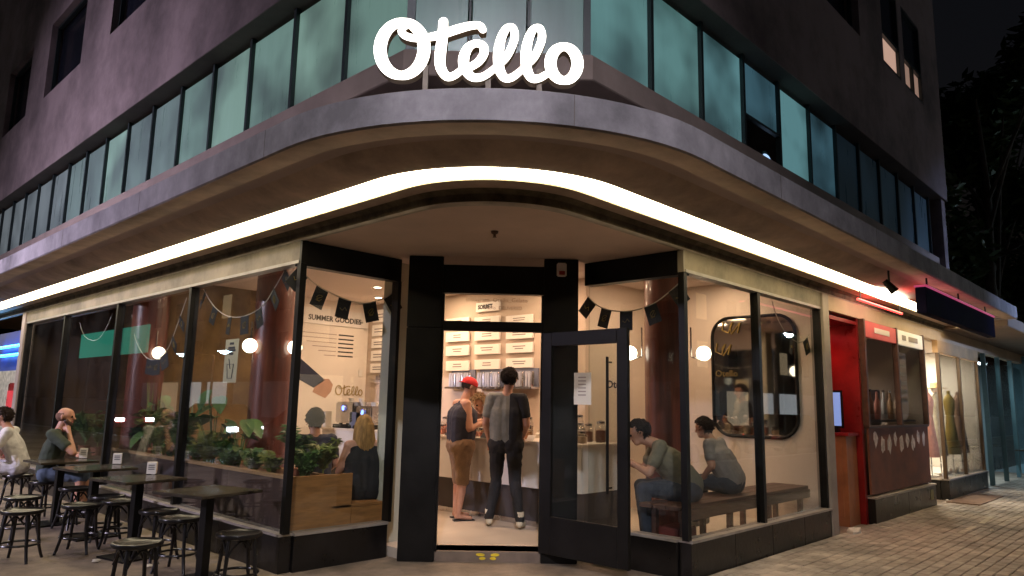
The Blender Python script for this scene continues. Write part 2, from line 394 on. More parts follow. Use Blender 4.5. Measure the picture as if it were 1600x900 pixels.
def mull(p, z0, z1, w=.045, dpt=.07, m=None, name='mullion', rot=0, parent=bld):
    b = MB(); x, y = p; c, s = cos(rot), sin(rot)
    u = Vector((c, s, 0))*w/2; v = Vector((-s, c, 0))*dpt/2
    pts = [Vector((x, y, 0))+a for a in (-u-v, u-v, u+v, -u+v)]
    b.prism([(q.x, q.y) for q in pts], z0, z1); return b.build(name, m or MEZF, parent)
ST = .95
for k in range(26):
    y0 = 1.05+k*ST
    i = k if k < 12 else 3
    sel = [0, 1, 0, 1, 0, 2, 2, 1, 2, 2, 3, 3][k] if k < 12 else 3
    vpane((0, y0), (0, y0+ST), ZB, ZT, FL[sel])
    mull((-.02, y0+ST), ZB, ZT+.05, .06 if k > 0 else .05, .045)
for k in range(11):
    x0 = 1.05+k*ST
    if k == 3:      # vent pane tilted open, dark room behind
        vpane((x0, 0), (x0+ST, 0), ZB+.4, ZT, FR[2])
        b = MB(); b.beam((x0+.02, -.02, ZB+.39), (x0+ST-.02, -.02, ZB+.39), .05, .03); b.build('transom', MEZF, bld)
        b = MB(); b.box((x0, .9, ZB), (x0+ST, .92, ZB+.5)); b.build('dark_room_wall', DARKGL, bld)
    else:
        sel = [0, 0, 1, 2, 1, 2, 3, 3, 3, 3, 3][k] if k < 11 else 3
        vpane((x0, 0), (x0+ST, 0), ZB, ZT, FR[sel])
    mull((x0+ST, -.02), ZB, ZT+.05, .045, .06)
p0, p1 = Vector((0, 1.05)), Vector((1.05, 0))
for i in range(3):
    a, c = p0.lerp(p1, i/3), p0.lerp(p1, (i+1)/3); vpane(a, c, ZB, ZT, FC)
for t, wd, mm in ((0, .07, mat('mullion_silver', (.16, .18, .19), .5, 4, .15)), (1/3, .018, MEZF), (2/3, .018, MEZF), (1, .06, MEZF)):
    q = p0.lerp(p1, t); mull((q.x-.015, q.y-.015), ZB, ZT+.05, wd, .05, mm, rot=-pi/4)
b = MB(); 
for k in range(14):      # curtain folds behind the corner pane
    q0 = Vector((.25, 1.05))+Vector((1, -1))*(.8*k/14); q1 = Vector((.25, 1.05))+Vector((1, -1))*(.8*(k+.6)/14)
    b.beam((q0.x, q0.y, (ZB+ZT)/2), (q1.x, q1.y, (ZB+ZT)/2), .03, ZT-ZB)
b.build('curtain', mat('curtain_grey', (.3, .33, .33), .9), bld)
q = ony(1196, 255, .25)
rl = thing('round_lamp', 'round bluish lamp glowing in the tilted mezzanine vent window', 'lamp', (q.x, q.y, q.z))
b = MB(); b.ell((q.x, q.y, q.z), (.12, .06, .12)); b.build('lens', emat('blue_lamp', (.45, .65, 1), 1.1), rl, smooth=True)
b = MB(); b.tube([(q.x+.14*cos(2*pi*i/20), q.y, q.z+.14*sin(2*pi*i/20)) for i in range(20)], .02, 6, close=True); b.build('rim', BLACK, rl)
b = MB(); b.tube([(q.x, q.y+.05, q.z), (q.x, .9, q.z)], .02, 6); b.build('bracket', BLACK, rl)
# upper floor wall with window openings (rows of piers), dark glass set back, two lit ones
def facade_upper(side):
    z0, z1 = 7.1, 8.6
    wins = [(2.4, 3.9), (4.6, 5.9), (6.75, 8.35), (9.8, 12.0), (13.3, 15.2), (16.4, 18.4), (19.6, 21.6), (22.8, 24.8)] if side == 'L' else \
           [(2.6, 4.2), (5.7, 7.4), (8.5, 9.42), (9.68, 10.75)]
    P = (lambda u, dpt, z: (-.25+dpt, u, z)) if side == 'L' else (lambda u, dpt, z: (u, -.25+dpt, z))
    e = 1.05-.25*.414; FE = FAR if side == 'L' else FX
    last = e
    for a, c in wins+[(FE, FE)]:
        if a > last: MB().box(P(last, 0, z0), P(a, .25, z1)).build('upper_wall', UPWALL, bld)
        last = c
    b = MB(); b.box(P(e, 0, z1), P(FE, .25, UT)); b.build('upper_wall', UPWALL, bld)
    for j, (a, c) in enumerate(wins):
        lit = side == 'R' and j in (2, 3)
        f = MB(); e_ = -.095 if lit else 0; P0_ = P; P = (lambda u, dpt, z, P0_=P0_, e_=e_: P0_(u, dpt+e_, z))
        for u in ((a, c) if not lit else (a, c)): f.box(P(u-.03, .10, z0), P(u+.03, .16, z1))
        f.box(P(a+.03, .10, z0), P(c-.03, .16, z0+.05)); f.box(P(a+.03, .1, z1-.05), P(c-.03, .16, z1))
        if lit:
            f.box(P(a+.03, .1, 7.62), P(c-.03, .16, 7.68))
            if j == 3: f.box(P((a+c)/2-.04, .1, z0+.05), P((a+c)/2+.04, .16, 7.62))
        wf = f.build('upper_window', MEZF, bld)
        g = MB()
        if lit:
            g.box(P(a+.03, .15, z0), P(c-.03, .16, 7.65)); g.build('window_pane', emat('lit_blind_%d' % j, (.8, .5, .38), .6 if j == 2 else .3), wf)
            g = MB(); g.box(P(a+.03, .15, 7.65), P(c-.03, .16, z1)); g.build('window_pane', DARKGL, wf)
        else:
            g.box(P(a+.03, .19, z0), P(c-.03, .2, z1)); g.build('window_pane', DARKGL, wf)
        P = P0_
facade_upper('L'); facade_upper('R')
b = MB(); k = .25*.414; b.prism([(-.25, 1.05-k), (1.05-k, -.25), (1.05-k+.2, -.05), (-.05, 1.05-k+.2)], 7.1, UT); b.build('upper_wall', UPWALL, bld)
b = MB(); b.prism([(-.25, .95), (.95, -.25), (FX, -.25), (FX, FAR), (-.25, FAR)], UT, UT+.3); b.build('roof', UPWALL, bld)
b = MB(); b.box((.3, 1.3, 4.3), (FX-.3, FAR, 4.4)); b.build('mezzanine_floor', DARKW, bld)
b = MB(); b.box((1.5, 1.6, 4.4), (1.6, FAR, 5.6)); b.box((1.6, 1.5, 4.4), (FX-.3, 1.6, 5.6)); b.build('mezzanine_core_wall', DARKW, bld)
MB().box((FX-.25, -.2, 3.5), (FX, FAR, UT)).build('end_wall', UPWALL, bld); MB().box((FX-.1, -1.19, 3.21), (FX+.002, .1, 3.44)).build('canopy_end', FASC, bld)
MB().box((FX+.003, -1.05, 3.1), (20.6, 2.4, 3.3)).build('shop_row_roof', mat('row_roof', (.26, .2, .16), .85, 1.2, .25, .2), bld, bevel=.01)
# ------------------------------------------------------------------ ground floor shell
SZ, GT, HT = .34, 2.83, 3.05
LC, RC = 2.62, 2.6               # where the facades stop beside the recessed entrance
D = Vector((1.40, 2.14)); E = Vector((2.14, 1.40))
b = MB(); b.add([(0, LC, HT+.005), (-.01, .9, HT+.005)]+[( .89+.9*cos(pi+pi/2*i/12), .89+.9*sin(pi+pi/2*i/12), HT+.005) for i in range(13)]+[(RC, 0, HT+.005), (RC+.4, 0, HT+.005), (2.9, 2.9, HT+.005), (0, 2.95, HT+.005)], [tuple(range(19))])
b.build('entrance_ceiling', ENTRY, bld)
b = MB(); c = onz(773, 362, HT); b.lathe([(.035, 0), (.03, -.02), (.012, -.03), (.012, -.05), (.02, -.055)], (c.x, c.y, HT+.004), 12); b.build('sprinkler', mat('sprinkler_brown', (.1, .05, .03), .5), bld)
# plinths: stone panels, one by one
def plinth(p, q, n, h=SZ-.02, th=.12, name='plinth_panel'):
    p, q = Vector((*p, 0)), Vector((*q, 0)); d = (q-p)/n; u = d.normalized()*.002
    for i in range(n):
        a, c = p+d*i+u, p+d*(i+1)-u; b = MB(); b.beam((a.x, a.y, h/2), (c.x, c.y, h/2), th, h); b.build(name, STONE, bld, bevel=.004)
    s = MB(); s.beam((p.x, p.y, h+.012), (q.x, q.y, h+.012), th+.03, .024); s.build('sill_strip', mat('sill_alu', (.42, .38, .34), .45, 5, .2, 0, .5), bld)
plinth((.045, 12.3), (.045, LC), 8); plinth((.11, LC+.03), (1.16, LC+.03), 1); plinth((RC, .045), (6.02, .045), 4); plinth((RC+.03, .11), (RC+.03, 1.2), 1)
# frieze and header
b = MB(); b.box((-.005, LC, GT+.03), (.12, 12.3, HT+.002)); b.build('frieze', FRIEZE, bld)
b = MB(); b.box((RC, -.005, GT+.03), (6.1, .12, HT+.002)); b.build('frieze', FRIEZE, bld)
b = MB(); b.box((-.012, LC, GT), (.1, 12.3, GT+.03)); b.build('frieze_rail', ALU, bld)
b = MB(); b.box((RC, -.012, GT), (6.1, .1, GT+.03)); b.build('frieze_rail', ALU, bld)
b = MB(); b.box((0.012, LC-.02, GT-.02), (1.2, LC+.1, HT)); b.build('header', BLACK, bld)
b = MB(); b.box((RC-.02, .012, GT-.02), (RC+.1, 1.2, HT)); b.build('header', BLACK, bld)
dv = (E-D).normalized(); nv = Vector((-.7071, -.7071))
def dpt(t, n=0): return D+dv*t+nv*n
DW = (E-D).length
def dbox(t0, t1, n0, n1, z0, z1, name, m, parent=bld, bevel=0):
    b = MB(); b.prism([tuple(dpt(t0, n0)), tuple(dpt(t1, n0)), tuple(dpt(t1, n1)), tuple(dpt(t0, n1))], z0, z1); return b.build(name, m, parent, bevel=bevel)
dbox(-.0, DW, -.06, .04, 2.67, 2.965, 'header', BLACK); dbox(-.0, DW, -.06, .045, 2.967, HT+.003, 'header_fillet', ENTRY)
dbox(-.0, DW, -.05, .03, 2.28, 2.38, 'transom', BLACK)
dbox(-.36, -.001, -.2, .05, 0, 2.3, 'door_pillar', BLACK, bevel=.006); dbox(-.36, -.001, -.2, .052, 2.305, HT, 'door_pillar', BLACK, bevel=.006)
dbox(DW+.001, DW+.36, -.2, .05, 0, HT, 'door_pillar', BLACK, bevel=.006)
for t in (0, DW): dbox(t-.02 if t else .0, t if t else .02, -.04, .035, .1, 2.66, 'door_jamb', BLACK)
tp = dbox(.02, DW-.02, -.012, 0, 2.38, 2.67, 'transom_pane', GL2)
th = dbox(.0, DW, -.3, .012, -.05, .1, 'door_step', mat('step_metal', (.2, .15, .115), .5, 4, .25, .1), bevel=.004)
# two pairs of yellow sole-shaped stickers on the step riser
YEL = mat('yellow_sticker', (.8, .6, .03), .5, 8, .1)
for i, (t, zz, rr) in enumerate([(.455, .07, -.3), (.475, .036, .1), (.6, .07, .3), (.58, .036, -.1)]):
    b = MB(); pts = [(t+(.046 if i % 2 == 0 else .032)*cos(a)*cos(rr)-.014*sin(a)*sin(rr), zz+.014*sin(a)+.04*cos(a)*sin(rr)*.3) for a in [2*pi*j/16 for j in range(16)]]
    vs = [(*dpt(tt, .0145), z2) for tt, z2 in pts]+[(*dpt(tt, .0185), z2) for tt, z2 in pts]
    b.add(vs, [tuple(range(16)), tuple(range(16, 32))]+[(j, (j+1) % 16, 16+(j+1) % 16, 16+j) for j in range(16)])
    st = b.build('floor_sticker', YEL, th)
# shop glazing
def pane(p, q, z0=SZ+.005, z1=GT, m=GL, name='glass_pane', th=.01):
    b = MB(); b.beam((*p, (z0+z1)/2), (*q, (z0+z1)/2), th, z1-z0); return b.build(name, m, bld)
for a, c in ((LC, 5.07), (5.07, 7.5), (7.5, 9.95), (9.95, 12.25)): pane((.05, a+.03), (.05, c-.03))
for y in (5.07, 7.5, 9.95, 12.25): b = MB(); b.box((.0, y-.03, SZ+.002), (.1, y+.03, GT)); b.build('window_post', BLACK, bld)
b = MB(); b.box((-.004, LC-.035, SZ+.002), (.06, LC+.03, GT)); b.build('corner_post', BLACK, bld)
b = MB(); b.box((-.006, LC-.037, GT+.001), (.06, LC-.002, HT)); b.build('corner_post', BLACK, bld)
pane((.06, LC+.03), (1.18, LC+.03))
b = MB(); b.box((1.16, LC-.03, SZ), (1.2, LC+.08, GT-.02)); b.build('window_post', BLACK, bld)
b = MB(); b.box((RC-.03, -.004, SZ+.002), (RC+.03, .06, GT)); b.build('corner_post', BLACK, bld)
b = MB(); b.box((RC-.032, -.006, GT+.001), (RC-.003, .06, HT)); b.build('corner_post', mat('corner_trim', (.2, .17, .13), .5, 4, .2), bld)
pane((RC+.03, .06), (RC+.03, 1.18))
pane((RC+.03, .05), (4.16, .05)); pane((4.22, .05), (5.94, .05))
b = MB(); b.box((4.16, .0, SZ+.002), (4.22, .09, GT)); b.build('window_post', BLACK, bld)
b = MB(); b.box((5.94, .0, SZ+.002), (5.98, .09, GT)); b.build('window_post', BLACK, bld)
b = MB(); b.box((5.99, -.03, 0), (6.2, .14, HT)); b.build('facade_pier', mat('pier_grey', (.35, .3, .26), .8, 2, .25, .2), bld, bevel=.006)
b = MB(); b.box((-.03, 12.28, 0), (.14, 12.5, HT)); b.build('facade_pier', mat('pier_grey', (.3, .3, .3)), bld, bevel=.006)
# interior shell
b = MB(); b.prism([(.05, LC+.1), (1.2, LC+.1), (1.2, 2.4), tuple(dpt(0, -.02)), tuple(dpt(DW, -.02)), (2.4, 1.2), (RC+.1, 1.2), (RC+.1, .1), (6, .1), (6, 7.7), (.05, 7.7)], -.05, .1); b.build('shop_floor', FLOOR, bld)
ZC = 3.3
b = MB(); b.prism([(.12, LC+.12), (1.2, LC+.12), (1.2, 2.5), (1.5, 2.2), (2.2, 1.5), (2.5, 1.2), (RC+.12, 1.2), (RC+.12, .12), (6, .12), (6, 7.7), (.12, 7.7)], ZC, ZC+.1); b.build('shop_ceiling', CEIL, bld)
b = MB(); b.box((.1, LC+.1, GT+.02), (.14, 12.2, ZC)); b.box((RC+.1, .1, GT+.02), (6, .14, ZC)); b.box((.14, LC+.1, GT+.02), (1.2, LC+.14, ZC)); b.box((RC+.1, .14, GT+.02), (RC+.14, 1.2, ZC)); b.build('inner_bulkhead', CEIL, bld)
b = MB(); b.prism([tuple(dpt(-.3, -.08)), tuple(dpt(DW+.3, -.08)), tuple(dpt(DW+.3, -.12)), tuple(dpt(-.3, -.12))], 2.68, ZC); b.build('inner_bulkhead', CEIL, bld)
b = MB(); b.box((4.4, 2.6, .1), (4.5, 7.7, ZC)); b.build('menu_wall', mat('menu_wall_taupe', (.56, .46, .37), .85, .8, .06), bld)
b = MB(); b.box((2.35, 7.7, .1), (4.5, 7.8, ZC)); b.build('goodies_wall', WHITEW, bld)
b = MB(); b.box((.14, 7.7, .1), (2.35, 7.8, ZC)); b.build('mural_wall', BROWNW, bld)
b = MB(); b.box((6.0, .14, .1), (6.1, 7.7, ZC)); b.build('party_wall', CREAM, bld)
b = MB(); b.box((4.5, 2.6, .1), (6.0, 2.7, ZC)); b.build('end_wall', CREAM, bld)
b = MB(); b.box((1.9, 7.8, .1), (2.0, 12.3, ZC)); b.box((.12, 12.3, 0), (2, 12.4, ZC)); b.build('dark_room_wall', DARKW, bld)
b = MB(); b.box((.12, 7.8, ZC), (2, 12.3, ZC+.1)); b.box((.05, 7.8, -.05), (2, 12.3, .1)); b.build('dark_room_shell', DARKW, bld)
# cream jamb wall beside left splay (pale green-grey wall edge seen behind the glass)
b = MB(); b.box((1.22, 2.78, .1), (1.5, 2.92, ZC)); b.build('jamb_wall', mat('jamb_sage', (.5, .5, .4), .8, 1, .06), bld)
# ================================================================== SCRIPT LETTERS (traced centre lines, y down)
def cat_rom(P, n=6, close=False):
    P = [Vector(p) for p in P]; out = []; m = len(P)
    for i in range(m if close else m-1):
        if close: a, c, d, e = P[i-1], P[i], P[(i+1) % m], P[(i+2) % m]
        else: a, c, d, e = P[max(i-1, 0)], P[i], P[i+1], P[min(i+2, m-1)]
        for j in range(n):
            t = j/n; out.append(.5*((2*c)+(d-a)*t+(2*a-5*c+4*d-e)*t*t+(3*c-a-3*d+e)*t**3))
    if not close: out.append(P[-1])
    return out
def ell2(cx, cy, rx, ry, wx, wy, n=20): return [(cx+rx*sin(2*pi*i/n), cy-ry*cos(2*pi*i/n), wy+(wx-wy)*abs(sin(2*pi*i/n))) for i in range(n)]
LET = [
 [('c', ell2(262, 320, 154, 200, 90, 66)), ('o', [(360, 172, 30), (335, 150, 46), (285, 150, 50), (252, 190, 52), (285, 228, 54), (360, 244, 56), (455, 232, 60)])],
 [('o', [(545, 108, 66), (542, 230, 74), (531, 370, 78), (540, 460, 72), (585, 522, 62), (640, 508, 56), (690, 462, 50)]), ('o', [(455, 232, 60), (540, 208, 66), (640, 168, 68), (735, 138, 62), (800, 134, 56), (826, 166, 52)])],
 [('o', [(735, 452, 56), (800, 405, 60), (838, 340, 62), (828, 282, 60), (775, 268, 56), (722, 308, 66), (697, 390, 76), (712, 468, 70), (765, 522, 62), (835, 515, 56), (905, 462, 50), (945, 415, 46)])],
 [('o', [(925, 440, 44), (990, 375, 54), (1035, 280, 56), (1053, 200, 56), (1035, 138, 52), (990, 152, 56), (955, 235, 66), (940, 350, 74), (950, 455, 70), (985, 518, 62), (1035, 518, 56), (1095, 470, 50), (1130, 430, 46)])],
 [('o', [(1118, 440, 44), (1183, 375, 54), (1228, 280, 56), (1246, 200, 56), (1228, 138, 52), (1183, 152, 56), (1148, 235, 66), (1133, 350, 74), (1143, 455, 70), (1178, 518, 62), (1228, 518, 56), (1275, 490, 50), (1310, 465, 46)])],
 [('c', ell2(1403, 402, 95, 126, 84, 62))]]
def ribbon(b, path, close, M4, depth, z0, dz=.0):
    P = cat_rom(path, 5, close); n = len(P); fr = []; bk = []
    L, Rr = [], []
    for i in range(n):
        a, c = (P[i-1], P[(i+1) % n]) if close else (P[max(i-1, 0)], P[min(i+1, n-1)])
        t = Vector((c.x-a.x, c.y-a.y)).normalized(); nn = Vector((-t.y, t.x)); q = Vector((P[i].x, P[i].y)); h = P[i].z/2
        L.append(q+nn*h); Rr.append(q-nn*h)
    outl = None
    k = len(b.v)
    for i in range(n):
        zz = z0+dz*i/n
        for q, z in ((L[i], zz), (Rr[i], zz), (L[i], zz-depth), (Rr[i], zz-depth)): b.v.append(tuple(M4 @ Vector((q.x, -q.y, z))))
    for i in range(n if close else n-1):
        j = (i+1) % n; A, B = k+4*i, k+4*j
        if close and j == 0: pass
        for f, mi in (((A, A+1, B+1, B), 0), ((A+2, B+2, B+3, A+3), 1), ((A, B, B+2, A+2), 1), ((A+1, A+3, B+3, B+1), 1)): b.f.append(f); b.mi.append(mi)
    if not close:
        for e in (0, n-1):     # round caps
            a, c = (P[1], P[0]) if e == 0 else (P[n-2], P[n-1]); t = Vector((c.x-a.x, c.y-a.y)).normalized(); nn = Vector((-t.y, t.x)); q = Vector((P[e].x, P[e].y)); h = P[e].z/2
            s = len(b.v); m = 8; zz = z0+(dz if e else 0)
            for i in range(m+1):
                an = pi*i/m; p = q+nn*h*cos(an)+t*h*sin(an)
                b.v.append(tuple(M4 @ Vector((p.x, -p.y, zz)))); b.v.append(tuple(M4 @ Vector((p.x, -p.y, zz-depth))))
            b.f.append(tuple(s+2*i for i in range(m+1))); b.mi.append(0)
            b.f.append(tuple(s+2*i+1 for i in range(m+1))); b.mi.append(1)
            for i in range(m): b.f.append((s+2*i, s+2*i+2, s+2*i+3, s+2*i+1)); b.mi.append(1)
def script_word(M4, depth, mats, parent, wscale=1):
    for li, strokes in enumerate(LET):
        b = MB()
        for si, (kd, path) in enumerate(strokes):
            ribbon(b, [(x, y, wd*wscale) for x, y, wd in path], kd == 'c', M4, depth, si*6+li*3, 0 if kd == 'c' else 5)
        me = b
        o = me.build('letter', mats, parent)
S = .00093
c0 = Vector((-.465, -.285, 0)); zoff = 3.61+555*S
M = Matrix.Translation((c0.x-.7071*800*S, c0.y+.7071*800*S, zoff)) @ Matrix.Rotation(-pi/4, 4, 'Z') @ Matrix.Rotation(pi/2, 4, 'X') @ Matrix.Scale(S, 4)
sg = thing('shop_sign', 'glowing white script sign reading Otello standing on the canopy edge', 'sign', (c0.x, c0.y, 3.43))
LETW = emat('letter_face', (1, .93, .82), 4.5); LETS = mat('letter_side', (.55, .42, .27), .6, 5, .1)
script_word(M, 75, [LETW, LETS], sg)
for px in (664, 762, 842):
    r = ray(px, 150); t = (-.72-CAM.x-CAM.y)/(r.x+r.y); q = CAM+r*t
    b = MB(); b.prism([(q.x+dx*.0247+0, q.y+dy*.0247) for dx, dy in ((-1, 0), (0, -1), (1, 0), (0, 1))], 3.42, 3.72); b.build('sign_post', mat('post_tan', (.32, .26, .2), .6, 4, .2), sg)
# ================================================================== INTERIOR FITTINGS
WARM = (1, .66, .43)
GLOBE = emat('globe_glass', (1, .86, .66), 7)
def downlight(px, py, power, label, lit=True, xy=None):
    q = onz(px, py, ZC) if xy is None else Vector((*xy, ZC))
    t = thing('ceiling_downlight', label, 'downlight', (q.x, q.y, ZC), group='shop ceiling downlights')
    b = MB(); b.lathe([(.075, 0), (.08, -.008), (.06, -.012)], (q.x, q.y, ZC-.001), 18); b.build('trim_ring', WHITE, t)
    b = MB(); b.lathe([(.001, -.014), (.058, -.0145)], (q.x, q.y, ZC-.001), 18); b.build('lamp_disc', emat('downlight_disc', (1, .85, .65), 9), t)
    if power: arealight('lamp_light', (q.x, q.y, ZC-.03), .35, power, WARM, t)
    return t
LBL = 'round recessed downlight in the shop ceiling'
downlight(590, 448, 24, 'round lit downlight in the ceiling near the goodies menu wall')
for xy, pw in [((2.1, 4.3), 22), ((2.3, 3.0), 18), ((3.7, 3.2), 27), ((3.8, 5.0), 27), ((3.8, 6.6), 24), ((4.9, 1.5), 26), ((3.3, 1.9), 15), ((5.5, 1.2), 8), ((1.2, 5.6), 8), ((1.5, 3.8), 9)]:
    downlight(0, 0, pw, LBL, xy=xy)
# columns
def column(x, y, r):
    b = MB(); b.lathe([(r, .1), (r, ZC)], (x, y, 0), 36); o = b.build('interior_column', MAHOG, bld, smooth=True)
    b = MB(); b.lathe([(r+.012, .1), (r+.012, .25)], (x, y, 0), 36); b.build('column_base', BLACK, o, smooth=True)
    return o
C3 = (3.84, .98); C1 = (.86, 4.62); C2 = (.38, 7.28)
column(*C3, .25); column(*C1, .235); column(*C2, .235)
def globe_lamp(root, tip, label, power=14):
    root, tip = Vector(root), Vector(tip)
    t = thing('globe_wall_lamp', label, 'wall lamp', tuple(root), group='globe lamps on the columns')
    b = MB(); b.tube([root+Vector((0, 0, .28)), root+Vector((0, 0, -.06))], .009, 6); b.build('stem', STEEL, t)
    b = MB(); b.tube([root+Vector((0, 0, -.06)), tip+Vector((0, 0, -.085))], .008, 6); b.build('arm', STEEL, t)
    b = MB(); b.ell(tip, (.085, .085, .085), 20, 12); g = b.build('globe', GLOBE, t, smooth='all')
    return t
def flank(c, sgn, r): # point on the column flank as seen by the camera
    d = Vector((c[0]-CAM.x, c[1]-CAM.y)).normalized(); s = Vector((d.y, -d.x))*sgn
    return s
for c, r, nm in ((C3, .25, 'tall mahogany column by the bench'), (C1, .235, 'column behind the fern planter')):
    for sgn in (-1, 1):
        s = flank(c, sgn, r); z = 2.16
        root = (c[0]+s.x*(r+.03), c[1]+s.y*(r+.03), z+.02); tip = (c[0]+s.x*(r+.17), c[1]+s.y*(r+.17), z)
        if c is C1: tip = (c[0]+s.x*(r+.02)-.08, c[1]+s.y*(r+.02)-.14, z); root = (c[0]+s.x*(r+.02), c[1]+s.y*(r+.02), z+.02)
        globe_lamp(root, tip, 'white globe lamp on the %s side of the %s' % ('street' if sgn > 0 else 'counter', nm))
s = flank(C2, 0, 0); globe_lamp((C2[0]+.02, C2[1]-.25, 2.17), (C2[0]+.02, C2[1]-.36, 2.14), 'white globe lamp on the column against the brown mural wall')
# menu boards (thin light cards)
def board(px0, px1, py0, py1, X, lines, label, big=None, name='menu_board'):
    a = onx(px0, (py0+py1)/2, X); c = onx(px1, (py0+py1)/2, X); mid = onx((px0+px1)/2, py0, X); mid2 = onx((px0+px1)/2, py1, X)
    z1, z0 = mid.z, mid2.z
    t = thing(name, label, 'menu board', (X, (a.y+c.y)/2, z0), group='menu cards on the wall behind the counter')
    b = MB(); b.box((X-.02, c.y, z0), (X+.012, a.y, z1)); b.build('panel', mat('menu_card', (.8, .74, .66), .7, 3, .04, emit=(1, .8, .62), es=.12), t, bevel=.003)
    h = z1-z0
    if big: text(big, h*.62, wallM((X-.021, a.y-.05, z0+h*.3), 'x'), INK, t, bold=.004)
    else:
        for i in range(lines):
            b = MB(); ww = (a.y-c.y)*random.uniform(.3, .5); zc = z1-h*(.34+.24*i); yc = (a.y+c.y)/2
            b.box((X-.0215, yc-ww/2, zc-h*.045), (X-.0195, yc+ww/2, zc+h*.045)); b.build('text_line', mat('menu_ink', (.22, .18, .16), .8), t)
    return t
Z3 = lambda v: 380+v/3.46
cols = [(697.7, 733.8), (742.5, 781.5), (791.6, 833.5)]
rown = ['topmost', 'second', 'third', 'fourth', 'lowest']
for ci, (a, c) in enumerate(cols):
    cn = ['left', 'middle', 'right'][ci]; nm = ['nearest the goodies wall', 'in the column headed SORBET', 'nearest the street window'][ci]
    for ri, (r0, r1) in enumerate([(405, 452), (480, 532), (555, 608), (637, 690)]):
        dy = -8*ci
        board(a, c, Z3(r0+dy), Z3(r1+dy), 4.37, 2, '%s white menu card in the wall column %s' % (['Top', 'Second', 'Third', 'Bottom'][ri], nm))
board(745, 782, Z3(318), Z3(368), 4.37, 0, 'white card lettered SORBET heading the menu column', 'SORBET')
tall = thing('tall_menu_panel', 'tall grey-edged menu panel of white cards beside the goodies wall', 'menu panel', (4.36, 7.25, 1.85))
a, c = onx(580, 530, 4.36), onx(611, 530, 4.36)
b = MB(); b.box((4.37, c.y, 1.86), (4.4, a.y, 3.2)); b.build('panel', mat('panel_taupe', (.5, .42, .34), .7, 3, .05), tall)
for r0, r1 in ((360, 425), (440, 500), (515, 565), (580, 635), (650, 700)):
    z1, z0 = onx(595, Z3(r0), 4.36).z, onx(595, Z3(r1), 4.36).z
    b = MB(); b.box((4.35, c.y+.03, z0), (4.371, a.y-.03, z1)); cd_ = b.build('card', MATS['menu_card'], tall)
    for i in range(2): b = MB(); zz = z1-(z1-z0)*(.38+.25*i); b.box((4.3485, c.y+.12, zz-.008), (4.3505, a.y-.1, zz+.008)); b.build('text_line', MATS['menu_ink'], cd_)
for i in range(3): b = MB(); b.box((4.35, c.y+.08+i*.11, 1.92), (4.371, c.y+.17+i*.11, 2.0)); b.build('icon', MATS['menu_ink'], tall)
# goodies wall print
YW = 7.7
gm = thing('wall_menu', 'printed wall menu headed SUMMER GOODIES on the white wall', 'wall menu', (3.6, YW, 2.3))
p = ony(480, 503, YW-.004); a = ony(460, 485, YW); c = ony(574, 502, YW)
b = MB(); b.box((a.x, YW-.03, 2.86), (4.36, YW-.001, 3.14)); b.build('header_panel', WHITE, gm)
text('SUMMER GOODIES', .13, wallM((p.x, YW-.034, 2.925), 'y'), INK, gm, bold=.003)
text('menu', .07, wallM((ony(546, 500, YW).x+.12, YW-.034, 2.95), 'y'), INK, gm)
for i in range(6):
    zz = 2.70-i*.075; x1 = ony(553, 520, YW).x; b = MB(); b.box((x1-.32, YW-.003, zz-.012), (x1, YW-.0005, zz+.012)); b.build('text_line', INK, gm)
    b = MB(); b.box((x1-1.2+i*.12, YW-.003, zz-.007), (x1-.36, YW-.0005, zz+.007)); b.build('text_line', mat('menu_grey', (.35, .3, .27), .8), gm)
# arm mural: dark sleeve and hand reaching down
mu = thing('arm_mural', 'flat wall mural of an arm in a navy sleeve reaching down', 'mural', (3.2, YW, 1.9))
def flat(pts, y, name, m, parent): # pts are photo pixels on the wall plane
    P = [ony(px, py, y) for px, py in pts]; n = len(P); b = MB()
    b.add([(v.x, y, v.z) for v in P]+[(v.x, y-.003, v.z) for v in P], [tuple(range(n)), tuple(range(n, 2*n))]+[(i, (i+1) % n, n+(i+1) % n, n+i) for i in range(n)]); return b.build(name, m, parent)
flat([(447, 548), (462, 553), (508, 594), (490, 606), (462, 590), (440, 570)], YW-.002, 'sleeve', mat('navy_print', (.02, .022, .05), .8, 4, .2), mu)
flat([(505, 592), (514, 592), (520, 601), (517, 612), (508, 622), (497, 617), (488, 612), (492, 604)], YW-.002, 'hand', mat('hand_print', (.42, .22, .13), .8, 6, .2), mu)
# gold word on the goodies wall
q0, q1 = ony(522, 618, YW), ony(566, 618, YW)
sc = (q1.x-q0.x)/1480
wm = thing('gold_wordmark', 'gold script lettering reading Otello on the white goodies wall', 'lettering', (q0.x, YW, q0.z))
script_word(Matrix.Translation((q0.x-60*sc, YW-.012, q0.z+560*sc)) @ Matrix.Rotation(pi/2, 4, 'X') @ Matrix.Scale(sc, 4), 10, [GOLD, GOLD], wm, .6)
q0, q1 = onx(972, 628, 6.0), onx(1008, 628, 6.0)
# gold word on the party wall (faces -X)
sc = (q0.y-q1.y)/1480
wm = thing('gold_wordmark', 'gold script lettering reading Otello on the cream wall beside the mahogany column', 'lettering', (6, q0.y, q0.z))
script_word(Matrix.Translation((5.988, q0.y+60*sc, q0.z+560*sc)) @ Matrix.Rotation(-pi/2, 4, 'Z') @ Matrix.Rotation(pi/2, 4, 'X') @ Matrix.Scale(sc, 4), 10, [GOLD, GOLD], wm, .6)
# thermostat
q = ony(562, 583, YW); b = MB(); b.box((q.x-.04, YW-.03, q.z-.06), (q.x+.04, YW, q.z+.06)); tag(b.build('wall_thermostat', WHITE, bevel=.006), 'small white thermostat box on the goodies wall', 'thermostat')
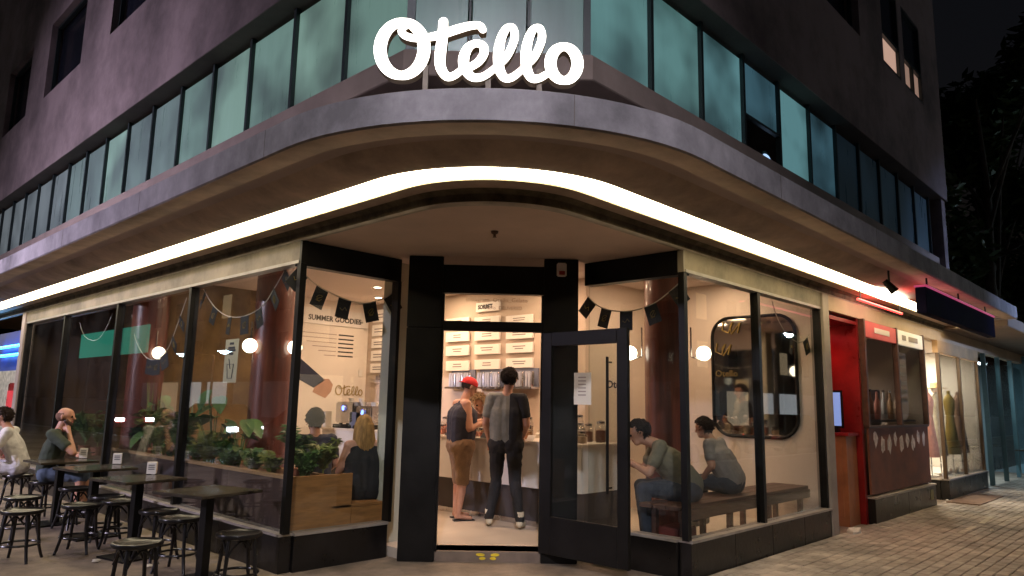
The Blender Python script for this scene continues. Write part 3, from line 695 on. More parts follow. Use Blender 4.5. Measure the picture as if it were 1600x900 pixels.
# mirror
mir = thing('wall_mirror', 'large dark-framed mirror with rounded corners on the cream party wall', 'mirror', (5.99, .9, 1.15))
def rrect(y0, y1, z0, z1, r, n=6):
    P = []
    for cy, cz, a0 in ((y1-r, z1-r, 0), (y0+r, z1-r, pi/2), (y0+r, z0+r, pi), (y1-r, z0+r, 3*pi/2)):
        P += [(cy+r*cos(a0+pi/2*i/n), cz+r*sin(a0+pi/2*i/n)) for i in range(n+1)]
    return P
my0, my1, mz0, mz1 = .34, 1.54, 1.17, 2.8
P = rrect(my0, my1, mz0, mz1, .26); n = len(P)
b = MB(); b.add([(5.985, y, z) for y, z in P]+[(5.999, y, z) for y, z in P], [tuple(range(n)), tuple(range(n, 2*n))]+[(i, (i+1) % n, n+(i+1) % n, n+i) for i in range(n)])
b.build('mirror_glass', mat('mirror_silver', (.42, .4, .38), .04, metal=1), mir)
b = MB(); b.tube([(5.98, y, z) for y, z in P], .022, 8, close=True); b.build('frame', BLACK, mir, smooth=True)
for i, (ty, tz, sc_) in enumerate([(1.36, 2.66, .2), (1.46, 2.36, .16)]):   # gold doodles on the mirror
    b = MB(); b.tube([(5.968, ty-.16*sc_*k+.05*sin(k*1.7), tz+.09*cos(k*1.9)) for k in range(9)], .009, 6); b.build('gold_doodle', GOLD, mir)
text('Otello', .13, wallM((5.97, 1.5, 1.98), 'x'), mat('gold_dim', (.2, .14, .03), .5), mir)
# ------------------------------------------------------------------ counter
ctr = thing('gelato_counter', 'long white gelato counter with black toe kick', 'counter', (3.6, 4.3, .1))
XC = 3.17
for i in range(6):
    y0 = 1.7+i*.9; b = MB(); b.box((XC, y0+.003, .55), (XC+.03, y0+.897, 1.07)); b.build('front_panel', WHITE, ctr, bevel=.003)
b = MB(); b.box((XC+.06, 1.7, .1), (XC+.7, 7.1, .55)); b.build('toe_kick', mat('toe_kick_dark', (.04, .035, .035), .5, 3, .3), ctr)
b = MB(); b.box((XC+.03, 1.7, .55), (XC+.7, 7.1, 1.07)); b.build('carcass', WHITE, ctr)
b = MB(); b.box((XC-.02, 1.68, 1.07), (XC+.72, 7.12, 1.1)); b.build('worktop', mat('worktop', (.78, .72, .64), .3, 2, .06), ctr, bevel=.006)
b = MB(); b.box((XC+.05, 1.75, .1), (XC+.058, 7.05, .16)); b.build('skirting', STEEL, ctr)
# gelato / topping bowls, jars, price cards on the counter
bowlm = [mat('bowl_%d' % i, c, .35, 8, .2) for i, c in enumerate([(.55, .42, .3), (.6, .55, .45), (.22, .1, .06), (.6, .25, .2), (.5, .5, .5), (.35, .2, .1)])]
JG = glassmat('jar_glass', (.9, .9, .88), 1.4)
def jar(x, y, r, h, k):
    t = thing('topping_jar', 'glass jar of gelato topping on the counter', 'jar', (x, y, 1.1), group='topping jars along the counter')
    b = MB(); b.lathe([(r*.9, 0), (r, .02), (r, h*.8), (r*.7, h*.9), (r*.7, h)], (x, y, 1.101), 14); b.build('glass', JG, t, smooth=True)
    b = MB(); b.lathe([(r*.82, 0), (r*.9, .02), (r*.9, h*.6), (.001, h*.68)], (x, y, 1.108), 12); b.build('filling', bowlm[k % 6], t, smooth=True)
    b = MB(); b.lathe([(r*.74, 0), (r*.74, .025), (r*.3, .035), (.001, .04)], (x, y, 1.101+h), 12); b.build('lid', STEEL, t, smooth=True)
kk = 0
for row in range(3):
    for y in [1.85+i*.165 for i in range(17)]:
        if random.random() < .14: continue
        jar(XC+.18+row*.19, y+random.uniform(-.03, .03), random.uniform(.045, .07), random.uniform(.09, .22)+row*.04, random.randrange(6)); kk += 1
for i, y in enumerate([2.5, 2.66, 2.82, 2.98, 3.14, 3.3, 3.7, 4.0, 4.3, 4.6]):
    b = MB(); b.add([(XC+.0, y-.06, 1.1), (XC+.0, y+.06, 1.1), (XC+.05, y+.06, 1.17), (XC+.05, y-.06, 1.17), (XC+.004, y-.06, 1.1), (XC+.004, y+.06, 1.1), (XC+.054, y+.06, 1.17), (XC+.054, y-.06, 1.17)], [(0, 1, 2, 3), (4, 5, 6, 7), (0, 1, 5, 4), (2, 3, 7, 6), (1, 2, 6, 5), (0, 3, 7, 4)])
    tag(b.build('flavour_card', WHITE if i % 2 == 0 else INK), '%s leaning flavour card on the counter edge' % ('white' if i % 2 == 0 else 'black'), 'price card', 'flavour cards along the counter')
# cone racks below the boards
for ci, (a, c) in enumerate([(701, 737), (745, 783), (790, 836)]):
    ya, yc = onx(a, 585, 4.3).y, onx(c, 585, 4.3).y; nm = ['nearest the goodies wall', 'under the SORBET column', 'nearest the street window'][ci]
    t = thing('cone_rack', 'wall rack of pale blue tubes under the menu cards, %s' % nm, 'rack', (4.3, (ya+yc)/2, 1.78), group='cone racks behind the counter')
    b = MB(); b.box((4.22, yc, 1.76), (4.38, ya, 1.79)); b.build('shelf', STEEL, t)
    b = MB(); b.box((4.37, yc, 1.79), (4.395, ya, 2.06)); b.build('back_panel', mat('rack_back', (.2, .22, .3), .5), t)
    nt_ = 9
    for i in range(nt_): b = MB(); y = yc+.04+(ya-yc-.08)*i/(nt_-1); b.lathe([(.021, 0), (.023, .2), (.018, .22)], (4.3, y, 1.79), 8); b.build('tube', mat('rack_tube', (.5, .52, .62), .35, 5, .1) if i % 3 else STEEL, t, smooth=True)
# back counter, tiled splash, coffee machine, bread boards
bc = thing('back_counter', 'low white back counter against the menu wall', 'counter', (4.15, 5, .1))
b = MB(); b.box((4.02, 2.75, .1), (4.36, 7.6, 1.0)); b.build('carcass', WHITE, bc)
b = MB(); b.box((4.0, 2.72, 1.0), (4.38, 7.65, 1.03)); b.build('worktop', MATS['worktop'], bc, bevel=.004)
def cboard(y, h, tl, label):
    t = thing('serving_board', label, 'board', (4.2, y, 1.03)); b = MB()
    P = [(-.13, 0), (.13, 0), (.13, h-.1), (.05, h-.05), (.045, h), (-.045, h), (-.05, h-.05), (-.13, h-.1)]
    c, s = cos(tl), sin(tl)
    b.add([(4.24+z*s, y+u, 1.035+z*c) for u, z in P]+[(4.262+z*s, y+u, 1.035+z*c) for u, z in P], [tuple(range(8)), tuple(range(8, 16))]+[(i, (i+1) % 8, 8+(i+1) % 8, 8+i) for i in range(8)])
    b.build('plank', mat('pale_wood', (.5, .33, .16), .5, 3, .25), t, bevel=.006)
    b = MB(); b.tube([(4.25+(h+.0)*s, y+.035*cos(a), 1.035+h*c+.035*sin(a)) for a in [2*pi*i/12 for i in range(12)]], .01, 6, close=True); b.build('handle_ring', BLACK, t)
cboard(onx(773, 640, 4.25).y, .62, .14, 'pale wooden serving board with black ring leaning on the menu wall')
cboard(onx(788, 640, 4.25).y, .5, .2, 'shorter pale wooden serving board leaning beside the ringed one')
for i in range(16):
    y = 2.9+i*.3+random.uniform(-.08, .08); hh = random.uniform(.15, .34); t = thing('syrup_bottle', 'syrup bottle standing on the back counter', 'bottle', (4.12, y, 1.03), group='bottles on the back counter')
    b = MB(); b.lathe([(.035, 0), (.04, .02), (.04, hh*.65), (.015, hh*.82), (.015, hh)], (4.12+random.uniform(-.04, .06), y, 1.031), 10); o_ = b.build('body', bowlm[(i*5+2) % 6], t, smooth=True)
cm = thing('coffee_machine', 'silver two-group coffee machine with blue-lit dials on the counter', 'coffee machine', (3.45, 5.6, 1.1))
yA, yB = onx(588, 650, 3.4).y, onx(527, 650, 3.4).y
for (y0, y1, hh) in ((yA, yA+.42, .36), (yA+.5, yA+1.0, .42)):
    b = MB(); b.box((3.3, y0, 1.18), (3.75, y1, 1.1+hh)); hb = b.build('housing', STEEL, cm, bevel=.02)
    b = MB(); b.box((3.24, y0+.03, 1.1), (3.72, y1-.03, 1.16)); b.build('drip_tray', BLACK, cm, bevel=.006)
    b = MB(); q = ((y0+y1)/2); b.tube([(3.285, q+.05*cos(a), 1.1+hh-.1+.05*sin(a)) for a in [2*pi*i/16 for i in range(16)]], .012, 6, close=True); b.build('dial_rim', STEEL, hb)
    b = MB(); b.lathe([(.001, 0), (.045, .004)], (0, 0, 0), 16); d = b
    d.v = [(3.283, q+x, 1.1+hh-.1+y) for x, y, z in d.v]; d.build('dial', emat('blue_dial', (.25, .4, 1), 2.5), hb)
    for dy in (-.1, .1):
        b = MB(); b.lathe([(.03, 0), (.03, -.05), (.02, -.07)], (3.32, q+dy, 1.18), 10); b.tube([(3.32, q+dy, 1.14), (3.18, q+dy, 1.13)], .012, 6); b.build('portafilter', BLACK, cm)
for i in range(5):
    x, y = 3.45+.08*(i % 2), yA+.1+i*.17; b = MB(); b.lathe([(.03, 0), (.045, .06), (.041, .06), (.028, .006)], (x, y, 1.1+.42 if y > yA+.5 else 1.46), 12)
    tag(b.build('cup', WHITE, smooth=True), 'white cup standing on the coffee machine', 'cup', 'cups on the coffee machine')
for i, (px, w2) in enumerate([(512, .12), (556, .16)]):
    q = onx(px, 640, 3.3); b = MB(); b.box((3.3, q.y-w2, 1.1), (3.32, q.y+w2, 1.36)); tag(b.build('counter_notice', [PAPER, mat('notice_blue', (.12, .14, .22), .6)][i]), ['cream notice card standing at the goodies end of the counter', 'dark blue notice card standing beside the coffee machine'][i], 'notice')
# ------------------------------------------------------------------ open door leaf, notices, camera box
leaf = thing('door_leaf', 'black framed glass door leaf standing open against the side window', 'door', (2.12, 1.38, .1))
lx0, lx1 = 2.105, 2.15; y1, y0 = 1.38, .33
for nm, a, c in (('stile', (lx0, y1-.13, .1), (lx1, y1, 2.27)), ('stile', (lx0, y0, .1), (lx1, y0+.12, 2.27)), ('top_rail', (lx0, y0+.12, 2.13), (lx1, y1-.13, 2.27)), ('kick_rail', (lx0, y0+.12, .1), (lx1, y1-.13, .46))):
    MB().box(a, c).build(nm, BLACK, leaf, bevel=.004)
MB().box((lx0+.016, y0+.12, .46), (lx0+.026, y1-.13, 2.13)).build('glass', GL2, leaf)
b = MB(); b.tube([(lx0-.05, y0+.19, .75), (lx0-.05, y0+.19, 2.0)], .014, 10); hd = b.build('pull_handle', BLACK, leaf, smooth=True)
for z in (.8, 1.95): b = MB(); b.tube([(lx0-.05, y0+.19, z), (lx0+.016, y0+.19, z)], .009, 6); b.build('handle_post', BLACK, hd)
for z in (.35, 1.2, 2.05): b = MB(); b.tube([(2.165, 1.392, z), (2.165, 1.392, z+.12)], .014, 8); b.build('hinge', STEEL, leaf)
def notice(X, px0, px1, py0, py1, label, n=6):
    a, c = onx(px0, py1, X), onx(px1, py0, X)
    t = thing('door_notice', label, 'notice', (X, a.y, a.z)); MB().box((X-.003, a.y, a.z), (X, c.y, c.z)).build('sheet', PAPER, t)
    for i in range(n):
        zz = c.z-(c.z-a.z)*(.15+.11*i); MB().box((X-.0045, a.y+(c.y-a.y)*.25, zz-.006), (X-.003, c.y-(c.y-a.y)*.3, zz+.006)).build('text_line', MATS['menu_grey'], t)
notice(lx0+.014, 897, 924, 582, 632, 'white paper notice taped to the open door glass')
text('Otello', .1, wallM((lx0+.012, onx(946, 606, lx0).y, onx(946, 606, lx0).z), 'x'), INK, leaf, bold=.002)
q = dpt(DW+.2, .06); t = thing('alarm_box', 'small white alarm box with red lens high on the black door pillar', 'alarm', (q.x, q.y, 2.85))
def dfix(t0, t1, n0, n1, z0, z1, nm, m, par, bv=.004): return dbox(t0, t1, n0, n1, z0, z1, nm, m, par, bv)
dfix(DW+.13, DW+.23, .053, .12, 2.86, 3.0, 'housing', WHITE, t, .01); dfix(DW+.15, DW+.21, .121, .14, 2.87, 2.91, 'lens', mat('red_lens', (.4, .03, .03), .3), t)
# faint transom lettering
text('Instagram  Otello_Gelato', .062, wallM((*dpt(.24, .004), 2.59), 'd'), mat('etched_letters', (.3, .2, .13), .7), bld, name='transom_lettering', ext=.001)
text('Otello  DELIVERED', .05, wallM((*dpt(.42, .004), 2.51), 'd'), MATS['etched_letters'], bld, name='transom_lettering', ext=.001)
# poster on the left window
t = thing('window_poster', 'narrow cream poster with a drawn milkshake on the street window', 'poster', (.06, 4.2, 1.6))
P0, P1 = onx(348, 598, .06), onx(374, 529, .06)
MB().box((.058, P1.y, P0.z), (.0615, P0.y, P1.z)).build('sheet', mat('poster_cream', (.66, .6, .4), .8, 3, .08), t)
W_, H_ = P0.y-P1.y, P1.z-P0.z
for i, (u0, u1, v) in enumerate([(.35, .65, .1), (.25, .75, .2), (.2, .8, .26), (.35, .65, .34)]):
    MB().box((.0545, P1.y+W_*u0, P1.z-H_*v-.012), (.0575, P1.y+W_*u1, P1.z-H_*v+.012)).build('text_line', INK, t)
b = MB(); yc = (P0.y+P1.y)/2; zb = P0.z+H_*.1; b.tube([(.0555, yc-.05, zb), (.0555, yc+.05, zb), (.0555, yc+.075, zb+H_*.32), (.0555, yc-.075, zb+H_*.32)], .005, 5, close=True); b.tube([(.0555, yc, zb+.1), (.0555, yc+.04, zb+H_*.45)], .005, 5); b.build('drawing', INK, t)
# ------------------------------------------------------------------ bunting
def bunting(fn, path, flags, label, size=(.145, .2)):
    P = cat_rom([fn(px, py) for px, py in path], 8); t = thing('flag_bunting', label, 'bunting', tuple(P[0]))
    b = MB(); b.tube(P, .006, 5); b.build('string', mat('string_white', (.6, .55, .48), .9), t)
    for i, f in enumerate(flags):
        k = min(len(P)-2, int(f*(len(P)-1))); c = P[k]; d = (P[k+1]-P[k]).normalized(); dn = Vector((0, 0, -1)); nn = d.cross(dn).normalized(); dn = nn.cross(d).normalized()
        if dn.z > 0: dn = -dn
        tw = random.uniform(-.3, .3); d2 = (d*cos(tw)+nn*sin(tw)); w2, h = size[0]/2, size[1]
        o = c+nn*.004; pts = [o-d2*w2, o+d2*w2, o+d2*w2+dn*h, o-d2*w2+dn*h]; n2 = d2.cross(dn).normalized()*.0025
        b = MB(); b.add([p-n2 for p in pts]+[p+n2 for p in pts], [(0, 1, 2, 3), (4, 5, 6, 7), (0, 1, 5, 4), (1, 2, 6, 5), (2, 3, 7, 6), (3, 0, 4, 7)]); fl = b.build('flag', FLAG, t)
        tocam = (CAM-c).normalized(); sg_ = 1 if n2.dot(tocam) > 0 else -1
        g = o+dn*h*.5+n2*sg_*2.2; b = MB()
        if i % 2: b.tube([g+d2*.03*cos(a*3)+dn*.035*sin(a*2) for a in [j*.35 for j in range(12)]], .003, 4)
        else: b.tube([g-d2*.04, g-d2*.01+dn*.02, g+d2*.015-dn*.02, g+d2*.04+dn*.01], .003, 4)
        b.build('gold_print', GOLD, fl)
bunting(lambda x, y: ony(x, y, 2.74), [(462, 412), (490, 442), (530, 464), (568, 474), (604, 464), (632, 440)], [.1, .28, .46, .65, .84], 'black flag bunting across the window beside the door pillar')
bunting(lambda x, y: onx(x, y, .16), [(318, 452), (334, 478), (356, 494), (382, 494), (410, 478), (432, 445), (446, 420)], [.05, .2, .36, .5, .63, .78, .95], 'black flag bunting looped inside the pane with the milkshake poster')
bunting(lambda x, y: onx(x, y, .16), [(206, 492), (212, 530), (226, 556), (244, 562), (262, 545), (278, 505), (292, 465)], [.42, .52, .62, .74, .86], 'black flag bunting hanging in front of the globe-lit brown mural wall')
bunting(lambda x, y: onx(x, y, 2.74), [(918, 462), (935, 478), (962, 486), (995, 484), (1028, 470), (1064, 440)], [.1, .3, .5, .73, .94], 'black flag bunting across the window behind the open door')
bunting(lambda x, y: ony(x, y, .16), [(1204, 462), (1214, 495), (1230, 522), (1250, 535), (1266, 520), (1280, 492), (1288, 478)], [.4, .6, .75, .92], 'black flag bunting sagging in front of the mirror')
bunting(lambda x, y: onx(x, y, .16), [(125, 505), (132, 525), (148, 532), (162, 520), (176, 490)], [], 'bare white bunting string in the dark room window')
# ------------------------------------------------------------------ planter, window bench, bench on the street side
pl = thing('planter_box', 'long brown wooden planter box inside the street windows', 'planter', (.4, 5, .1))
for i in range(4): y0 = 2.78+.0+i*1.22; MB().box((.13, y0+.003, .1), (.16, y0+1.217, .8)).build('side_board', mat('planter_dark', (.06, .03, .018), .6, 3, .3), pl)
MB().box((.12, 2.76, .8), (.2, 7.66, .83)).build('rim_rail', mat('rim_wood', (.42, .26, .12), .6, 3, .25), pl); MB().box((.5, 2.86, .8), (.56, 7.66, .828)).build('rim_rail', WOOD, pl)
MB().box((.53, 2.8, .1), (.56, 7.66, .798)).build('side_board', WOOD, pl)
MB().box((.13, 2.72, SZ-.02), (.80, 2.755, .83)).build('front_board', WOOD, pl, bevel=.003)
MB().box((.2, 2.8, .62), (.5, 7.6, .7)).build('soil', mat('soil', (.03, .02, .012), .95, 12, .5, .5), pl)
wb = thing('wooden_bench', 'low brown wooden window seat beside the planter', 'bench', (1.0, 2.95, .1))
MB().box((.803, 2.72, SZ-.02), (1.2, 2.75, .50)).build('front_board', WOOD, wb); MB().box((.58, 2.72, .502), (1.2, 3.2, .53)).build('seat', WOOD, wb, bevel=.004); MB().box((.62, 3.1, .1), (1.18, 3.14, .5)).build('support', WOOD, wb)
bn = thing('long_bench', 'long dark wooden bench along the side street window', 'bench', (4.3, .45, .1))
for i in range(3): MB().box((2.8, .22+i*.155, .56), (5.9, .365+i*.155, .6)).build('seat_plank', BENCHW, bn, bevel=.004)
MB().box((2.8, .2, .46), (5.9, .235, .558)).build('apron', BENCHW, bn)
for x in (2.95, 3.9, 4.85, 5.75):
    MB().box((x, .26, .1), (x+.06, .31, .46)).build('leg', BENCHW, bn); MB().box((x, .58, .1), (x+.06, .63, .56)).build('leg', BENCHW, bn)
bk = MB(); bk.box((3.0, .35, .1), (3.35, .6, .36)); tag(bk.build('storage_crate', mat('crate_red', (.16, .03, .02), .6, 3, .3), bevel=.01), 'dark red storage crate under the bench end', 'crate')
# ------------------------------------------------------------------ plants
def leafmat(n, c): return mat(n, c, .5, 7, .35, spec=.4)
LG = [leafmat('leaf_dark', (.05, .12, .03)), leafmat('leaf_mid', (.09, .18, .04)), leafmat('leaf_yellow', (.18, .22, .045))]
POTM = mat('terracotta', (.3, .1, .05), .8, 4, .2)
def fern(x, y, z, n, L, m, label, dirb=None, spike=False):
    t = thing('fern_plant' if not spike else 'spiky_plant', label, 'plant', (x, y, z), group='plants in the window planter')
    b = MB()
    for i in range(n):
        a = 2*pi*(i+random.random())/n; ln = L*random.uniform(.65, 1.15)
        d = V((cos(a)*.45, sin(a), 0)); s = V((-sin(a), cos(a), 0)); p = V((x, y, z)); up = random.uniform(.75, 1.35); out = random.uniform(.35, .8)
        if spike: out *= .25; up = random.uniform(1., 1.5)
        pts = [p+d*ln*out*(u**1.3)+V((0, 0, ln*(up*1.5*u-(.85 if not spike else .45)*up*u*u))) for u in [k/10 for k in range(11)]]
        for v in pts: v.x = max(v.x, .085); v.y = max(v.y, 2.775)
        if spike:
            for k in range(10):
                w0, w1 = .024*(1-k/10)+.002, .024*(1-(k+1)/10)+.001; b.add([pts[k]-s*w0, pts[k]+s*w0, pts[k+1]+s*w1, pts[k+1]-s*w1], [(0, 1, 2, 3)])
        else:
            for k in range(2, 11):
                td = (pts[k]-pts[k-1]).normalized(); w = ln*.2*sin(pi*min(1, (k-.6)/10.6))+.012
                for sg_ in (-1, 1):
                    for q in (0, .33, .66):
                        cc = pts[k].lerp(pts[k-1], q); e = cc+s*sg_*w*random.uniform(.85, 1.1)+td*w*.5-V((0, 0, w*random.uniform(.1, .5))); h = td*.009
                        e.x = max(e.x, .07); e.y = max(e.y, 2.77); mdp = cc.lerp(e, .5)
                        b.add([cc, mdp+h, e, mdp-h], [(0, 1, 2, 3)])
            b.tube(pts, .003, 4)
    b.build('foliage', m, t)
    b = MB(); b.lathe([(.07, -.1), (.1, .02), (.09, .02)], (x, y, z-.02), 12); b.build('pot', POTM, t)
    return t
yy = 2.95; k = 0
FL_ = ['lush green fern in the window planter', 'yellowish fern in the window planter', 'dark green fern in the window planter']
while yy < 7.5:
    kind = (0, 1, 0, 2)[k % 4]
    fern(.34+random.uniform(-.05, .08), yy, .74, random.choice((14, 20, 26)), random.choice((.3, .45, .55, .7)), LG[[1, 2, 0][kind]], FL_[kind]); yy += random.uniform(.26, .5); k += 1
for yv in (6.6, 6.95, 5.6, 7.4): fern(.36, yv, .72, 12, random.uniform(.55, .8), LG[2], 'tall spiky plant rising from the window planter', spike=True)
fern(.62, 2.98, .8, 15, .42, LG[2], 'bright arching fern at the corner end of the planter'); fern(.45, 2.95, .78, 15, .36, LG[1], 'small green fern at the corner end of the planter')
fern(.5, 3.3, .85, 14, .5, LG[0], 'tall dark fern in front of the seated navy shirt'); 
def broadleaf(x, y, z, n, L, m, label):
    t = thing('broadleaf_plant', label, 'plant', (x, y, z), group='plants in the window planter'); b = MB()
    for i in range(n):
        a = 2*pi*(i+random.random())/n; d = V((cos(a)*.5, sin(a), 0)); hgt = random.uniform(.25, 1.)*L*1.5; e = V((x, y, z))+d*L*random.uniform(.2, .55)+V((0, 0, hgt)); e.x = max(.14, e.x); e.y = max(2.8, e.y)
        b.tube(cat_rom([(x, y, z), V((x, y, z)).lerp(e, .55)+V((0, 0, .06)), e], 3), .005, 4)
        ax = (d+V((0, 0, random.uniform(-.7, .3)))).normalized(); sd2 = ax.cross(V((random.uniform(-.3, .3), random.uniform(-.3, .3), 1))).normalized(); up2 = sd2.cross(ax); q = random.uniform(.1, .19); K = 7; vs = []
        for k in range(K):
            u = k/(K-1); w2 = q*.48*sin(pi*min(1, u*.93+.07))**.8; c = e+ax*q*1.5*(u-.15)-V((0, 0, q*.5*u*u)); vs += [c-sd2*w2+up2*w2*.35, c, c+sd2*w2+up2*w2*.35]
        for v in vs: v.x = max(v.x, .08); v.y = max(v.y, 2.77)
        b.add(vs, [f for k in range(K-1) for f in ((3*k, 3*k+1, 3*k+4, 3*k+3), (3*k+1, 3*k+2, 3*k+5, 3*k+4))])
    b.build('foliage', m, t, smooth='all'); b = MB(); b.lathe([(.07, -.1), (.1, .02), (.09, .02)], (x, y, z-.02), 12); b.build('pot', POTM, t)
for yv, LL, mm in ((4.35, .42, 1), (5.0, .6, 0), (5.9, .45, 2), (6.75, .6, 1)): broadleaf(.4, yv, .74, 13, LL, LG[mm], 'broad-leaved plant standing up among the planter ferns')
for i, yv in enumerate([8.4, 9.0, 9.6, 10.3]): fern(.4, yv, .75, 18, .62, LG[2 if i % 2 else 1], 'broad fern in the dark room window', None)
# ------------------------------------------------------------------ tables, stools, napkin holders
TT = mat('table_top', (.03, .022, .016), .22, 5, .5, .03, col2=(.08, .065, .045))
STM = mat('stool_lacquer', (.009, .008, .008), .3)
tb = thing('cafe_table', 'x', 'table', (0, 0, 0), group='black cafe tables on the pavement', local=True)
MB().box((-.32, -.32, .725), (.32, .32, .75)).build('table_top', TT, tb, bevel=.005)
MB().box((-.04, -.04, .02), (.04, .04, .724)).build('pedestal', BLACK, tb, bevel=.004)
MB().box((-.22, -.22, 0), (.22, .22, .018)).build('base_plate', BLACK, tb, bevel=.004)
MB().box((-.15, -.15, .71), (.15, .15, .7245)).build('top_bracket', BLACK, tb)
tpx = [(326, 766), (217, 746.5), (150, 730), (96, 719)]
tl = ['bare black square cafe table nearest the entrance corner', 'black square cafe table carrying the white-front napkin holder', 'black square cafe table between two napkin holder tables', 'black square cafe table where the bald man rests his arm', 'black cafe table in front of the man in white']
TB = []
for i, (px, py) in enumerate(tpx):
    q = onz(px, py, .75); TB.append(q)
    if i == 0: tb.location = (q.x, q.y, 0); tb.rotation_euler = (0, 0, .26); tb['label'] = tl[0]
    else: dup(tb, (q.x, q.y, 0), [.2, .12, .05][i-1], tl[i])
dup(tb, (-1.5, 9.0, 0), .1, tl[4])
stl = thing('bentwood_stool', 'x', 'stool', (0, 0, 0), group='black bentwood stools around the cafe tables', local=True)
b = MB(); b.lathe([(.001, .452), (.13, .45), (.15, .455), (.165, .468), (.178, .466), (.183, .452), (.178, .436), (.16, .43), (.001, .43)], (0, 0, 0), 32); b.build('seat', STM, stl, smooth=True)
b = MB(); b.tube([(.165*cos(2*pi*i/28), .165*sin(2*pi*i/28), .155) for i in range(28)], .011, 8, close=True); b.build('ring_stretcher', STM, stl, smooth=True)
for i in range(4):
    a = pi/4+i*pi/2; c, s = cos(a), sin(a)
    b = MB(); b.tube([(c*r, s*r, z) for r, z in ((.13, .44), (.145, .36), (.155, .25), (.17, .13), (.195, .04), (.21, .0))], [.017, .017, .016, .015, .014, .013], 8); lg = b.build('leg', STM, stl, smooth=True)
    a2 = a+pi/2; b = MB(); P = [(.148*cos(a)+(.02*cos(a+.9)), .148*sin(a)+.02*sin(a+.9), .3)]
    P += [((.15-.03*sin(pi*u))*cos(a+u*pi/2), (.15-.03*sin(pi*u))*sin(a+u*pi/2), .3+.115*sin(pi*u)) for u in (.12, .25, .4, .5, .6, .75, .88)]
    b.tube(P, .009, 6); b.build('bent_brace', STM, stl, smooth=True)
spx = [(215, 847), (36, 797), (128, 788), (36, 776), (119, 762), (168, 775), (190, 782), (249, 797), (282, 809), (374, 833)]
slab = ['black bentwood stool standing out on the open pavement with shiny seat', 'black bentwood stool with a bright seat near the pavement edge', 'black bentwood stool pulled out beside the napkin holder table', 'black bentwood stool behind the bright-seated one', 'black bentwood stool below the bald man’s table', None, None, 'black bentwood stool tucked beside the entrance corner table', None, 'black bentwood stool against the stone plinth by the corner post']
for i, (px, py) in enumerate(spx):
    q = onz(px, py, .46); lb = slab[i] or ['black bentwood stool behind the table between two napkin holders', 'black bentwood stool pushed against the napkin holder table', 'black bentwood stool half under the bare corner table'][{5: 0, 6: 1, 8: 2}[i]]
    if i == 0: stl.location = (q.x, q.y, 0); stl['label'] = lb
    else: dup(stl, (min(q.x, -.3), q.y, 0), random.uniform(0, 1.5), lb)
def napkin(px, py, z, label, rz):
    q = onz(px, py, z); t = thing('napkin_holder', label, 'napkin holder', tuple(q), rz, local=True)
    MB().box((-.045, -.03, 0), (.045, .03, .006)).build('base', STEEL, t); MB().box((-.045, -.03, .006), (.045, -.026, .12)).build('front_plate', WHITE, t); MB().box((-.045, .026, .006), (.045, .03, .12)).build('back_plate', STEEL, t)
    MB().box((-.042, -.024, .008), (.042, .024, .125)).build('napkins', PAPER, t)
    for i in range(3): MB().box((-.03, -.0325, .05+i*.02), (.03, -.031, .058+i*.02)).build('print_line', INK, t)
napkin(237, 741, .751, 'small white napkin holder on the second cafe table', -.6)
napkin(130, 716, .751, 'napkin holder beside the bald man’s forearm', -.4)
napkin(183, 725, .751, 'napkin holder on the table with no stool beside it', -.5)
# litter
for i, (px, py, lab) in enumerate([(1336, 833, 'crumpled white paper bag lying by the grey pier'), (150, 877, 'small white paper scrap near the open pavement stool'), (232, 885, 'scrap of tissue under the cafe table'), (1480, 782, 'white scrap near the dress shop step'), (1592, 772, 'tiny white scrap far out on the paving'), (1550, 829, 'small white scrap on the pavers')]):
    q = onz(px, py, .012); b = MB(); rr = .12 if i == 0 else .035; n = 9; rg = []
    for a in range(4):
        for k in range(n):
            an = 2*pi*k/n; rad = rr*(1, .95, .7, .25)[a]*random.uniform(.7, 1.15); rg.append((q.x+rad*cos(an)*1.3, q.y+rad*sin(an)*.75, q.z+rr*(0, .25, .5, .55)[a]*random.uniform(.75, 1.2)))
    b.add(rg, [(a*n+k, a*n+(k+1) % n, (a+1)*n+(k+1) % n, (a+1)*n+k) for a in range(3) for k in range(n)]+[tuple(range(3*n, 4*n)), tuple(range(n))])
    tag(b.build('litter', PAPER), lab, 'litter')
for i, (p, q) in enumerate([((1500, 833), (1523, 822)), ((1533, 818), (1552, 806)), ((1376, 822), (1396, 826))]):
    a, c = onz(*p, .0175), onz(*q, .0175); b = MB(); b.beam(a, c, .07, .004); tag(b.build('painted_dash', mat('worn_white_paint', (.5, .44, .36), .8, 12, .4)), ['worn white painted dash on the pavers, nearer the open street', 'worn white painted dash beyond the first one', 'thin white mark beside the brown display plinth'][i], 'marking')
